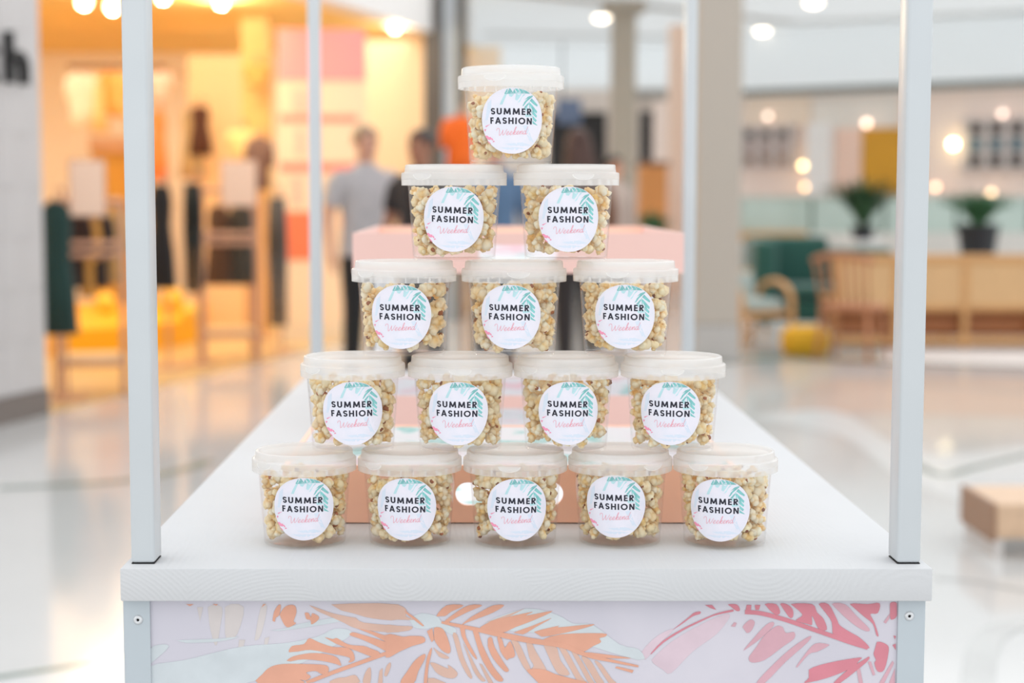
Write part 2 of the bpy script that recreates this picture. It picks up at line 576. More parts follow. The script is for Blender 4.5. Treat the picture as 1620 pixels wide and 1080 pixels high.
ink['apricot'] += [R2(p) for p in (
    [(0, 50), (90, 50), (135, 80), (130, 120), (180, 142), (60, 140), (0, 136)], [(0, 175), (80, 180), (170, 185), (150, 210), (60, 220), (0, 222)],
    [(640, 160), (750, 120), (890, 70), (760, 140)], [(430, 240), (460, 240), (500, 380), (555, 505), (530, 505), (470, 390)],
    [(800, 265), (850, 285), (900, 390), (930, 460), (900, 465), (850, 380)],
    [(900, 285), (935, 290), (960, 340), (1030, 460), (1000, 462), (910, 470), (950, 440), (920, 380)],
    [(1010, 300), (1090, 310), (1120, 400), (1180, 490), (1110, 490), (1060, 410)], [(1110, 320), (1155, 330), (1250, 500), (1290, 547), (1240, 547), (1170, 430)],
    [(1190, 345), (1225, 355), (1320, 520), (1340, 547), (1300, 547)], [(1255, 385), (1310, 400), (1370, 500), (1400, 547), (1350, 547)],
    [(1340, 410), (1380, 425), (1450, 520), (1480, 547), (1430, 547)], [(305, 320), (340, 345), (405, 380), (390, 392), (340, 375)],
    [(285, 420), (320, 420), (400, 455), (400, 430), (460, 480), (440, 515), (380, 510), (320, 475)], [(270, 515), (310, 515), (390, 547), (270, 547)],
    [(500, 300), (520, 330), (600, 480), (640, 530), (610, 530), (560, 460)], [(600, 420), (620, 430), (690, 547), (660, 547)])]
ink['rose'] += [R3(p) for p in (
    [(205, 200), (300, 125), (340, 92), (378, 85), (375, 100), (330, 115), (260, 165)], [(405, 45), (450, 45), (475, 75), (440, 65)],
    [(545, 42), (600, 42), (620, 75), (600, 82), (570, 60)], [(660, 45), (690, 45), (685, 85), (655, 80)], [(710, 45), (745, 45), (735, 75), (715, 75)],
    [(770, 40), (840, 40), (865, 90), (840, 105), (800, 75)], [(865, 40), (905, 40), (940, 70), (945, 110), (930, 125), (905, 100)],
    [(930, 40), (1060, 40), (1090, 90), (1130, 130), (1150, 195), (1100, 190), (1060, 110), (1060, 165), (1030, 160), (960, 140), (1000, 110), (980, 80)],
    [(1100, 40), (1160, 40), (1210, 130), (1230, 170), (1300, 215), (1345, 240), (1400, 290), (1400, 310), (1300, 280), (1195, 240), (1180, 150), (1140, 90)],
    [(1290, 40), (1400, 40), (1472, 35), (1460, 95), (1415, 100), (1440, 150), (1465, 230), (1452, 228), (1430, 160), (1370, 110)],
    [(1535, 35), (1580, 35), (1580, 110), (1545, 135), (1535, 110)],
    [(1455, 270), (1520, 290), (1525, 340), (1500, 440), (1460, 450), (1440, 400), (1450, 380), (1435, 340)],
    [(1040, 440), (1150, 400), (1350, 365), (1345, 385), (1300, 430), (1150, 490), (1015, 520), (1040, 490)],
    [(1405, 360), (1390, 395), (1230, 521), (1190, 521), (1290, 430), (1340, 400)], [(1550, 290), (1570, 280), (1570, 320)], [(1555, 230), (1572, 235), (1565, 255)])]
ink['rose'] += [q for q in map(R3, ribbon(smooth_line([(75, 345), (150, 270), (270, 195), (400, 132), (480, 100), (580, 78)], 3), [4, 8, 10, 11, 11, 11, 11, 10, 10, 9, 8, 8, 10, 12, 13, 12]))]
ink['rose'] += [q for q in map(R3, ribbon(smooth_line([(650, 88), (750, 96), (900, 136), (1050, 188), (1200, 240), (1300, 275), (1400, 305)], 3), 26))]
ink['blush'] += [R3(p) for p in (
    [(1180, 40), (1260, 40), (1330, 110), (1410, 190), (1390, 205), (1330, 175), (1250, 110)], [(640, 325), (700, 250), (780, 165), (825, 150), (815, 185), (720, 270)],
    [(720, 300), (770, 230), (840, 175), (880, 180), (900, 215), (950, 210), (950, 250), (880, 300), (770, 380), (690, 395), (675, 360)],
    [(720, 521), (800, 430), (930, 310), (1045, 235), (1035, 270), (900, 390), (770, 521)], [(960, 425), (1020, 340), (1080, 280), (1160, 285), (1150, 300), (1090, 330), (1040, 345), (970, 425)],
    [(635, 180), (680, 135), (710, 150), (690, 200), (660, 215)], [(565, 175), (585, 150), (600, 155), (590, 178)],
    [(1330, 430), (1350, 420), (1370, 521), (1345, 521)], [(1400, 390), (1420, 390), (1445, 470), (1430, 475)], [(1470, 521), (1550, 385), (1560, 400), (1500, 521)],
    [(1530, 521), (1565, 430), (1565, 521)], [(1495, 150), (1535, 95), (1530, 130), (1510, 158)])]
ink['petal'] += [R3(p) for p in (
    [(80, 380), (200, 270), (350, 180), (500, 110), (560, 110), (480, 220), (330, 330), (200, 460), (150, 440), (90, 400)],
    [(20, 330), (120, 230), (220, 190), (120, 290), (40, 380)])]
for _k in ink:
    ink[_k] = [smooth_line(p[-2:] + p + p[:2], 3)[6:-6] if len(p) > 4 else p for p in ink[_k]]
INKS = {'orange': (234, 172, 146), 'apricot': (229, 190, 172), 'rose': (222, 138, 152), 'blush': (226, 178, 190), 'mist': (219, 227, 231), 'cream': (224, 216, 214), 'petal': (231, 208, 219)}
for k, (nm, rgb) in enumerate(INKS.items()):
    order = {'petal': 0, 'cream': 0, 'mist': 1, 'apricot': 2, 'blush': 2, 'orange': 3, 'rose': 3}[nm]
    ys = YP - 0.00025 - 0.0001 * order
    v2, fs = poly_mesh(ink[nm])
    m = mat('ink_' + nm, tuple(int(q * (0.94 if nm in ('orange', 'rose') else 0.925)) for q in rgb), 0.55, var=0.06, vscale=26)
    mb = MB()
    for flip in (False, True):           # below the frame the print goes on as its own mirror image
        vv = []
        for x, y in v2:
            y = min(max(y, 951), 1080)
            p = at(min(max(x, 238), 1419), (2160 - y) if flip else y, 1.75 + ys)
            vv.append((p.x, ys, min(p.z, T - 0.0372)))
        k0 = 0
        for pl in ink[nm]:                  # every brush stroke lies a hair above the one before
            for q in range(k0, k0 + len(pl)):
                vv[q] = (vv[q][0], vv[q][1] - 4e-7 * k0, vv[q][2])
            k0 += len(pl)
        mb.add(vv, fs)
    pr = mb.build('palm_print', m, panel)
    pr['kind'] = 'stuff'
    pr['label'] = {'orange': 'orange palm fronds', 'apricot': 'pale apricot leaf washes', 'rose': 'rose pink palm fronds', 'blush': 'pale pink leaf washes',
                   'mist': 'pale blue white brush strokes', 'cream': 'faint cream brush strokes', 'petal': 'faint pink leaf shadow'}[nm]

# ================================================================== peach trays behind the cups
M_peach = mat('peach_lacquer', (255, 204, 180), 0.38, var=0.02, vscale=5)
M_pinkl = mat('pale_pink_lacquer', (234, 196, 187), 0.4, var=0.02, vscale=5)


def print_lining():
    m = mat('watercolour_lining', (236, 234, 238), 0.5)
    nt = m.node_tree
    p = nt.nodes['Principled BSDF']
    tc = nt.nodes.new('ShaderNodeTexCoord')
    mp = nt.nodes.new('ShaderNodeMapping')
    mp.inputs['Scale'].default_value = (9, 9, 42)
    mp.inputs['Rotation'].default_value = (0, 0.25, 0)
    nt.links.new(tc.outputs['Object'], mp.inputs['Vector'])
    n = nt.nodes.new('ShaderNodeTexNoise')
    n.inputs['Scale'].default_value = 1.3
    n.inputs['Detail'].default_value = 3
    nt.links.new(mp.outputs[0], n.inputs['Vector'])
    r = nt.nodes.new('ShaderNodeValToRGB')
    e = r.color_ramp.elements
    e[0].position, e[0].color = 0.33, srgb(240, 205, 212)
    e[1].position, e[1].color = 0.43, srgb(238, 236, 240)
    for pos, c in ((0.56, (236, 238, 240)), (0.63, (160, 212, 208)), (0.70, (212, 230, 230))):
        q = e.new(pos)
        q.color = srgb(*c)
    nt.links.new(n.outputs['Fac'], r.inputs['Fac'])
    nt.links.new(r.outputs['Color'], p.inputs['Base Color'])
    return m


M_lining = print_lining()


def front_with_slot(w, h, t, slot_w, slot_h):
    """a board in the x-z plane with a pill-shaped hand hole through it"""
    n = 12
    pill = []
    r = slot_h / 2
    for k in range(n + 1):
        a = -PI / 2 + PI * k / n
        pill.append((slot_w / 2 - r + r * math.cos(a), h / 2 + r * math.sin(a)))
    for k in range(n + 1):
        a = PI / 2 + PI * k / n
        pill.append((-slot_w / 2 + r + r * math.cos(a), h / 2 + r * math.sin(a)))
    m = len(pill)
    out = []
    for x, z in pill:                       # push each pill point out to the board's edge
        dx, dz = x, z - h / 2
        k = min((w / 2) / abs(dx) if abs(dx) > 1e-9 else 1e9, (h / 2) / abs(dz) if abs(dz) > 1e-9 else 1e9)
        out.append((dx * k, h / 2 + dz * k))
    mb = MB()
    vs, fs = [], []
    for y in (0, t):
        vs += [(x, y, z) for x, z in pill] + [(x, y, z) for x, z in out]
    corners = {}
    for i in range(m):
        j = (i + 1) % m
        fs.append((i, j, m + j, m + i))
        fs.append((2 * m + i, 3 * m + i, 3 * m + j, 2 * m + j))
        fs.append((i, 2 * m + i, 2 * m + j, j))
        (xa, za), (xb, zb) = out[i], out[j]
        if abs(xa - xb) > 1e-6 and abs(za - zb) > 1e-6:      # the edge turns a corner of the board here
            cx = xa if abs(abs(xa) - w / 2) < 1e-6 else xb
            cz = za if (abs(za) < 1e-6 or abs(za - h) < 1e-6) else zb
            o = len(vs)
            vs += [(cx, 0, cz), (cx, t, cz)]
            fs += [(m + i, m + j, o), (3 * m + j, 3 * m + i, o + 1), (m + i, o, o + 1, 3 * m + i), (o, m + j, 3 * m + j, o + 1)]
        else:
            fs.append((m + i, m + j, 3 * m + j, 3 * m + i))
    return mb.add(vs, fs)


def tray(label, loc, w, d, h, outer, closed=False, legs=None):
    t = 0.006
    o = thing('peach_tray', label, 'tray', loc)
    z0 = 0.0016 if not legs else 0.0
    fr = front_with_slot(w, h - z0, t, 0.130, 0.028).move((0, 0, z0)).build('front_board', outer, o, merge=True)
    MB().box(-w / 2, w / 2, d - t, d, z0, h).build('back_board', outer, o)
    for s in (-1, 1):
        xa = -w / 2 if s < 0 else w / 2 - t
        MB().box(xa, xa + t, t, d - t, z0, h).build('side_board', outer, o)
    MB().box(-w / 2 + t, w / 2 - t, t, d - t, z0, z0 + 0.004).build('base_board', M_lining, o)
    lb = MB()
    lb.box(-w / 2 + t, w / 2 - t, d - t - 0.001, d - t, z0 + 0.004, 0.04 if closed else h - 0.002)
    lb.build('lining', M_lining, o)
    for s in (() if closed else (-1, 1)):
        xa = -w / 2 + t if s < 0 else w / 2 - t - 0.001
        MB().box(xa, xa + 0.001, t, d - t - 0.001, z0 + 0.004, h - 0.002).build('lining', M_lining, o)
    if closed:                              # the raised tray: peach inside above a white strip
        MB().box(-w / 2 + t, w / 2 - t, d - t - 0.001, d - t, 0.04, h - 0.001).build('inner_board', M_peach, o)
    if not legs:
        for sx in (-1, 1):
            for y in (0.02, d - 0.04):
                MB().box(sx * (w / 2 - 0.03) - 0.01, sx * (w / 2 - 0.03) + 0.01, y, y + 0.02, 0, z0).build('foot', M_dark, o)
    else:
        for x in legs[0]:
            for y in legs[1]:
                MB().lathe([(1e-5, -loc[2] + T), (0.011, -loc[2] + T), (0.011, 0), (1e-5, 0)], 16, (x, y, 0)).build('leg', M_white, o, 'auto')
    return o


TW = 0.545
tray('low peach tray with a hand hole standing right behind the bottom row of cups', (-0.0138, 0.243, T), TW, 0.357, 0.071, M_peach)
tray('low pink tray on the cart table between the front tray and the raised tray', (0.0, 0.945, T), TW, 0.300, 0.071, M_pinkl)
tray('pale pink tray with a hand hole raised on legs above the cart table', (0.0137, 1.006, T + 0.2665), TW, 0.66, 0.066, M_pinkl, True,
     legs=((-0.245, 0.245), (0.30, 0.61)))

# ================================================================== popcorn cups
M_cup = plastic_mat('clear_cup_plastic', 0.018, (0.995, 0.995, 0.995), 0.06, 0.25)
M_lid = plastic_mat('frosted_lid_plastic', 0.36, (0.995, 0.995, 0.995), 0.2, 0.2)
M_skirt = plastic_mat('clear_skirt_plastic', 0.3, (0.995, 0.995, 0.995), 0.15, 0.2)
M_rib = plastic_mat('milky_rib_plastic', 0.42, (0.995, 0.995, 0.995), 0.25, 0.2)
M_stick = mat('sticker_paper', (226, 227, 238), 0.45, rgb2=(233, 230, 240), vscale=55)
M_navy = mat('navy_ink', (26, 26, 44), 0.5)
M_teal = mat('teal_ink', (126, 192, 192), 0.5, var=0.18, vscale=140)
M_teal_p = mat('pale_teal_ink', (184, 220, 226), 0.5, var=0.06, vscale=90)
M_coral = mat('pink_script_ink', (236, 156, 172), 0.5)
M_pinkink = mat('pink_leaf_ink', (240, 152, 180), 0.5, var=0.1, vscale=140)
M_bluew = mat('blue_wash_ink', (214, 224, 238), 0.5)
HC = 0.107                                   # height of a stacked cup


def cup_r(z):
    return 0.0462 + (0.0524 - 0.0462) * z / 0.086


def cup_body_mesh():
    th = 0.0009
    prof = [(1e-5, 0.0022), (0.0425, 0.0022), (0.0436, 0.0006), (0.0448, 0.0), (0.0459, 0.0012)]
    prof += [(cup_r(z), z) for z in (0.003, 0.02, 0.045, 0.07, 0.0885)]
    prof += [(0.0548, 0.0890), (0.0548, 0.0905), (0.0530, 0.0912), (0.0530, 0.0962), (0.0524, 0.0966), (0.0518, 0.0960)]
    prof += [(cup_r(z) - th, z) for z in (0.0885, 0.07, 0.045, 0.02, 0.005)]
    prof += [(0.0440, 0.0036), (1e-5, 0.0034)]
    return MB().lathe(prof, 72)


def lid_mesh():
    prof = [(1e-5, 0.1030), (0.0490, 0.1030), (0.0500, 0.1036), (0.0510, 0.1062), (0.0522, 0.1070), (0.0538, 0.1070), (0.0550, 0.1060), (0.0556, 0.0996),
            (0.0562, 0.0985), (0.0582, 0.0981), (0.0592, 0.0972), (0.0594, 0.0950), (0.0594, 0.0908), (0.0585, 0.0908), (0.0585, 0.0965), (0.0578, 0.0971),
            (0.0556, 0.0974), (0.0548, 0.0990), (0.0543, 0.1052), (0.0532, 0.1060), (0.0524, 0.1060), (0.0516, 0.1050), (0.0505, 0.1024), (0.0492, 0.1020), (1e-5, 0.1020)]
    return MB().lathe(prof, 72)


def skirt_mesh():
    return MB().lathe([(0.0594, 0.0907), (0.0592, 0.0838), (0.0586, 0.0838), (0.0588, 0.0907)], 72, closed=True)


def rib_mesh():
    mb = MB()
    for k in range(26):
        a = 2 * PI * k / 26
        mb2 = MB().box(0.0556, 0.0586, -0.0005, 0.0005, 0.0842, 0.0905).move((0, 0, 0), a)
        mb.add(mb2.v, mb2.f)
    return mb


def tab_mesh():
    v2 = [(0.013 * math.cos(PI + PI * k / 12), 0.0062 * math.sin(PI + PI * k / 12)) for k in range(13)]
    mb = MB()
    vs = []
    for r in (0.0594, 0.0597):
        vs += [(math.sin(x / r) * r, -math.cos(x / r) * r, 0.0955 + y) for x, y in v2]
    n = len(v2)
    fs = [tuple(range(n)), tuple(range(2 * n - 1, n - 1, -1))] + [(i, n + i, n + (i + 1) % n, (i + 1) % n) for i in range(n)]
    return mb.add(vs, fs)


# ---- the sticker: everything in units of its radius, then wrapped round the cup
SR, SZ = 0.0357, 0.0466


def wrap(pts, off):
    out = []
    for x, y in pts:
        z = SZ + y * SR
        r = cup_r(z) + 0.00035 + off
        a = x * SR / cup_r(SZ)
        out.append((r * math.sin(a), -r * math.cos(a), z))
    return out


def fine(polys, step=0.09):
    """cut triangles until they are small enough to follow the cup's curve"""
    vs, fs = poly_mesh(polys)
    tris = [[vs[i] for i in f] for f in fs]
    out = []
    while tris:
        t = tris.pop()
        xs = [p[0] for p in t]
        if max(xs) - min(xs) > step * 2:
            k = max(range(3), key=lambda i: math.dist(t[i], t[(i + 1) % 3]))
            a, b, c = t[k], t[(k + 1) % 3], t[(k + 2) % 3]
            m = ((a[0] + b[0]) / 2, (a[1] + b[1]) / 2)
            tris += [[a, m, c], [m, b, c]]
        else:
            out.append(t)
    return out


def print_mesh(polys, off):
    mb = MB()
    for k, pl in enumerate(polys):
        for t in fine([pl]):
            mb.add(wrap(t, off + 2.5e-7 * k), [(0, 1, 2)])
    return mb


def sticker_mesh():
    mb = MB()
    NR, NS = 8, 64
    vs = [(0.0, 0.0)] + [(i / NR * math.cos(2 * PI * k / NS), i / NR * math.sin(2 * PI * k / NS)) for i in range(1, NR + 1) for k in range(NS)]
    fs = [(0, 1 + k, 1 + (k + 1) % NS) for k in range(NS)]
    for i in range(NR - 1):
        for k in range(NS):
            k2 = (k + 1) % NS
            fs.append((1 + i * NS + k, 1 + (i + 1) * NS + k, 1 + (i + 1) * NS + k2, 1 + i * NS + k2))
    n = len(vs)
    back = [tuple(i + n for i in reversed(f)) for f in fs]
    rim = [(1 + (NR - 1) * NS + k, n + 1 + (NR - 1) * NS + k, n + 1 + (NR - 1) * NS + (k + 1) % NS, 1 + (NR - 1) * NS + (k + 1) % NS) for k in range(NS)]
    return mb.add(wrap(vs, 0.0) + wrap(vs, -0.00025), fs + back + rim)


def arc(cx, cy, rx, ry, a0, a1, n=14):
    return [(cx + rx * math.cos(math.radians(a0 + (a1 - a0) * k / n)), cy + ry * math.sin(math.radians(a0 + (a1 - a0) * k / n))) for k in range(n + 1)]


SW = 0.20                                    # stroke weight of the capitals, cap height 1
h = SW / 2
GL = {
    'S': (0.54, [[(0.49, 0.80)] + arc(0.27, 0.70, 0.19, 0.20, 35, 250, 10)[1:] + arc(0.27, 0.30, 0.19, 0.20, 70, -145, 10)[1:] + [(0.04, 0.20)]]),
    'U': (0.66, [[(h, 1.0), (h, 0.36)] + arc(0.33, 0.36, 0.23, 0.26, 180, 360, 12)[1:] + [(0.56, 1.0)]]),
    'M': (0.92, [[(0.10, 0.0), (0.17, 1.0)], [(0.17, 0.95), (0.46, 0.14)], [(0.46, 0.14), (0.75, 0.95)], [(0.75, 1.0), (0.82, 0.0)]]),
    'E': (0.48, [[(h, 0.0), (h, 1.0)], [(h, 1 - h), (0.48, 1 - h)], [(h, 0.5), (0.46, 0.5)], [(h, h), (0.48, h)]]),
    'R': (0.58, [[(h, 0.0), (h, 1.0)], [(h, 1 - h), (0.28, 1 - h)] + arc(0.28, 0.70, 0.20, 0.20, 90, -90, 10)[1:] + [(h, 0.50)], [(0.24, 0.46), (0.50, 0.0)]]),
    'F': (0.46, [[(h, 0.0), (h, 1.0)], [(h, 1 - h), (0.46, 1 - h)], [(h, 0.5), (0.44, 0.5)]]),
    'A': (0.80, [[(0.09, 0.0), (0.40, 1.0)], [(0.40, 1.0), (0.71, 0.0)], [(0.20, 0.30), (0.60, 0.30)]]),
    'H': (0.68, [[(h, 0.0), (h, 1.0)], [(0.58, 0.0), (0.58, 1.0)], [(h, 0.5), (0.58, 0.5)]]),
    'I': (0.20, [[(h, 0.0), (h, 1.0)]]),
    'O': (0.92, [arc(0.46, 0.5, 0.37, 0.41, 0, 360, 28)]),
    'N': (0.72, [[(h, 0.0), (h, 1.0)], [(h, 0.98), (0.62, 0.02)], [(0.62, 0.0), (0.62, 1.0)]]),
}


def word(txt, x0, x1, y0, cap, slant=0.0):
    gap = 0.21
    tot = sum(GL[c][0] for c in txt) + gap * (len(txt) - 1)
    kx = (x1 - x0) / tot
    polys, x = [], 0.0
    for c in txt:
        w, st = GL[c]
        for s in st:
            for q in ribbon(s, SW):
                polys.append([(x0 + (x + a) * kx, y0 + b * cap + (x + a) * kx * slant) for a, b in q])
        x += w + gap
    return polys


title = word('SUMMER', -0.66, 0.585, 0.195, 0.195, -0.018) + word('FASHION', -0.69, 0.615, -0.085, 0.195, -0.018)
SCRIPT = [
    (0.00, [(0.02, 0.70), (-0.02, 0.86), (0.10, 1.0), (0.30, 0.95), (0.40, 0.70), (0.44, 0.30), (0.52, 0.02), (0.70, 0.20), (0.86, 0.62), (0.90, 0.72), (0.90, 0.40), (0.98, 0.06), (1.16, 0.20), (1.36, 0.66), (1.44, 0.80)]),
    (1.42, [(-0.06, 0.16), (0.16, 0.24), (0.30, 0.38), (0.24, 0.50), (0.10, 0.42), (0.06, 0.18), (0.16, 0.02), (0.36, 0.12), (0.44, 0.20)]),
    (1.86, [(0.0, 0.20), (0.16, 0.24), (0.30, 0.38), (0.24, 0.50), (0.10, 0.42), (0.06, 0.18), (0.16, 0.02), (0.36, 0.12), (0.44, 0.20)]),
    (2.30, [(0.0, 0.20), (0.22, 0.60), (0.34, 0.98), (0.26, 1.04), (0.16, 0.62), (0.08, 0.0), (0.16, 0.32), (0.34, 0.48), (0.36, 0.34), (0.16, 0.27), (0.30, 0.03), (0.48, 0.16)]),
    (2.78, [(0.0, 0.16), (0.16, 0.24), (0.30, 0.38), (0.24, 0.50), (0.10, 0.42), (0.06, 0.18), (0.16, 0.02), (0.36, 0.12), (0.44, 0.24)]),
    (3.22, [(0.0, 0.24), (0.10, 0.44), (0.08, 0.02), (0.16, 0.34), (0.32, 0.48), (0.36, 0.26), (0.34, 0.04), (0.50, 0.16)]),
    (3.72, [(0.32, 0.40), (0.14, 0.46), (0.04, 0.20), (0.14, 0.0), (0.30, 0.14), (0.44, 0.62), (0.54, 1.02), (0.42, 0.56), (0.36, 0.10), (0.44, 0.0), (0.60, 0.14)])]
script_polys = []
for x0, pts in SCRIPT:
    for q in ribbon(smooth_line([(x0 + x, y) for x, y in pts], 5), 0.056):
        script_polys.append([(-0.52 + (x + 0.18 * y) * 0.228, -0.455 + y * 0.225 + x * 0.012) for x, y in q])
SP = lambda p: [(math.asin(max(-1, min(1, (x - 500) / 405 * 0.644))) / 0.70, (570 - y) / 445) for x, y in p]
teal_polys = [SP(p) for p in (
    [(395, 205), (425, 150), (440, 140), (432, 190)], [(430, 205), (452, 150), (485, 185), (470, 200)], [(450, 140), (470, 135), (505, 190), (492, 196)],
    [(505, 190), (520, 145), (540, 180), (535, 196)], [(530, 140), (560, 140), (595, 180), (560, 190)], [(580, 140), (620, 150), (650, 190), (610, 196)],
    [(625, 150), (680, 170), (720, 198), (660, 198)], [(400, 200), (560, 192), (725, 198), (725, 205), (560, 201), (400, 212)],
    [(630, 375), (660, 310), (700, 265), (765, 225), (760, 245), (720, 280), (680, 320), (650, 365)], [(655, 290), (700, 245), (765, 222), (705, 262)],
    [(725, 300), (750, 265), (835, 355), (825, 375), (780, 345)], [(715, 340), (735, 330), (830, 440), (825, 470), (770, 430)],
    [(650, 395), (690, 345), (712, 325), (715, 345), (680, 395)], [(760, 430), (780, 435), (830, 500), (822, 525), (780, 490)],
    [(770, 500), (830, 560), (815, 585), (775, 550)], [(770, 560), (800, 590), (845, 628), (830, 628), (775, 605)], [(715, 310), (722, 310), (735, 400), (775, 480), (768, 482), (725, 400)])]
pale_polys = [SP(p) for p in (
    [(400, 212), (430, 208), (400, 280), (370, 350), (335, 352), (360, 290)], [(545, 207), (620, 207), (590, 260), (560, 300), (535, 285)],
    [(450, 210), (520, 208), (490, 250), (460, 240)], [(640, 400), (700, 390), (725, 420), (680, 440)], [(660, 480), (760, 480), (765, 510), (680, 520)],
    [(640, 215), (665, 212), (590, 320), (570, 325)], [(760, 300), (800, 330), (780, 330)])]
pink_polys = [SP(p) for p in (
    [(118, 680), (150, 680), (132, 715)], [(128, 770), (155, 765), (200, 800), (195, 825), (160, 820)], [(170, 790), (205, 785), (215, 810), (190, 830)],
    [(205, 810), (225, 800), (240, 830), (225, 835)], [(228, 850), (245, 835), (262, 850), (235, 858)], [(150, 835), (180, 850), (210, 880), (190, 880)], [(135, 640), (205, 612), (150, 652)])]
wash_polys = [SP(p) for p in (
    [(400, 880), (640, 860), (760, 900), (640, 915), (480, 905)], [(320, 930), (560, 925), (700, 940), (560, 965), (430, 960)], [(640, 640), (700, 620), (760, 780), (800, 860), (740, 840)],
    [(180, 330), (230, 280), (220, 420), (170, 560), (140, 560)])]

body0 = cup_body_mesh()
protos = {}


def cup_parts():
    P = {}
    P['body'] = cup_body_mesh()
    return P


def hide_proto(o):
    return o


POP = vcol_mat('popcorn_flesh')


# ---- popcorn pieces: a burst of rounded lobes with a bit of brown hull
def ico(sub):
    bm = bmesh.new()
    bmesh.ops.create_icosphere(bm, subdivisions=sub, radius=1.0)
    v = np.array([p.co[:] for p in bm.verts])
    f = np.array([[q.index for q in fc.verts] for fc in bm.faces])
    bm.free()
    return v, f


ICO = {1: ico(1), 2: ico(2), 3: ico(3)}
nrg = np.random.RandomState(11)
C_CREAM, C_WHITE, C_YEL, C_GOLD, C_HULL = [np.array(srgb(*c)[:3]) for c in ((255, 238, 198), (255, 248, 226), (253, 216, 140), (242, 182, 84), (152, 88, 50))]


def make_piece(seed, sub):
    r = np.random.RandomState(seed)
    V, Fc, C = [], [], []
    n = r.randint(4, 8)
    dirs = r.normal(size=(n, 3))
    dirs /= np.linalg.norm(dirs, axis=1)[:, None]
    for _ in range(20):                        # spread the lobes out a little
        for i in range(n):
            d = dirs[i] - dirs
            l = np.linalg.norm(d, axis=1) + 1e-6
            dirs[i] += (d / l[:, None] ** 3).sum(0) * 0.03
            dirs[i] /= np.linalg.norm(dirs[i])
    bv, bf = ICO[sub]
    hull_side = dirs[0]
    base_col = C_CREAM * (1 - (t := r.rand())) + C_WHITE * t
    yel = r.rand() * 0.95
    o = 0
    for i in range(n + 2):
        if i < n:
            rad = r.uniform(0.34, 0.66)
            c = dirs[i] * (1.0 - rad) * r.uniform(0.8, 1.0)
        elif i == n:
            rad, c = 0.5, np.zeros(3)
        else:
            if r.rand() < 0.25:
                continue
            rad, c = r.uniform(0.20, 0.36), hull_side * 0.72
        ph = r.rand(3) * 6.28
        q = bv.copy()
        w = 1 + 0.13 * np.sin(q[:, 0] * 4.2 + ph[0]) * np.sin(q[:, 1] * 3.9 + ph[1]) + 0.10 * np.sin(q[:, 2] * 6.0 + ph[2]) * np.sin(q[:, 0] * 5.0 + ph[1])
        q = q * w[:, None] * rad * r.uniform(0.85, 1.12, 3)
        v = q + c
        if i == n + 1:
            col = np.tile(C_HULL * r.uniform(0.7, 1.5), (len(v), 1))
        else:
            dist = np.linalg.norm(v, axis=1)
            k = np.clip((dist - 0.45) / 0.45, 0, 1)[:, None]
            side = np.clip((v @ hull_side) * 0.9, 0, 1)[:, None]
            inner = C_YEL * (1 - yel * 0.4) + C_GOLD * (yel * 0.4)
            col = inner * (1 - k) + base_col * k
            col = col * (1 - side * 0.55 * yel) + C_GOLD * (side * 0.55 * yel)
            col = np.clip(col * r.uniform(0.93, 1.05), 0, 1)
        V.append(v)
        C.append(col)
        Fc.append(bf + o)
        o += len(v)
    V, C, Fc = np.vstack(V), np.vstack(C), np.vstack(Fc)
    V /= max(1.0, np.abs(np.linalg.norm(V, axis=1)).max())
    return V, Fc, C


def mesh_np(name, V, Fc, C, m):
    me = bpy.data.meshes.new(name)
    me.vertices.add(len(V))
    me.vertices.foreach_set('co', V.astype(np.float32).ravel())
    nf = len(Fc)
    me.loops.add(nf * 3)
    me.loops.foreach_set('vertex_index', Fc.astype(np.int32).ravel())
    me.polygons.add(nf)
    me.polygons.foreach_set('loop_start', np.arange(0, nf * 3, 3, dtype=np.int32))
    me.update(calc_edges=True)
    ca = me.color_attributes.new('Col', 'FLOAT_COLOR', 'POINT')
    ca.data.foreach_set('color', np.hstack([C, np.ones((len(C), 1))]).astype(np.float32).ravel())
    me.shade_smooth()
    me.materials.append(m)
    return me


LOW = [make_piece(100 + k, 1) for k in range(14)]
HIGH = [mesh_np('popcorn_piece', *make_piece(300 + k, 2), POP) for k in range(16)]


def rand_rot(r):
    q = r.normal(size=4)
    q /= np.linalg.norm(q)
    w, x, y, z = q
    return np.array([[1 - 2 * (y * y + z * z), 2 * (x * y - z * w), 2 * (x * z + y * w)], [2 * (x * y + z * w), 1 - 2 * (x * x + z * z), 2 * (y * z - x * w)],
                     [2 * (x * z - y * w), 2 * (y * z + x * w), 1 - 2 * (x * x + y * y)]])


def fill_points(r, level):
    pts = []

    def ok(p, a):
        return all((p[0] - q[0]) ** 2 + (p[1] - q[1]) ** 2 + (p[2] - q[2]) ** 2 > (0.66 * (a + q[3])) ** 2 for q in pts)
    for rad_kind, tries in (('wall', 2200), ('inner', 500)):
        for _ in range(tries):
            a = r.uniform(0.0076, 0.0116) if rad_kind == 'wall' else r.uniform(0.010, 0.013)
            th = r.uniform(-PI, PI)
            top = level(th)
            z = r.uniform(0.0046 + a * 0.86, max(top - a * 0.8, 0.02))
            rr = cup_r(z) - 0.0016 - a * 0.80 if rad_kind == 'wall' else r.uniform(0.0, cup_r(z) - 0.026)
            p = (rr * math.sin(th), -rr * math.cos(th), z)
            if ok(p, a):
                pts.append((*p, a, th, rad_kind))
    return pts


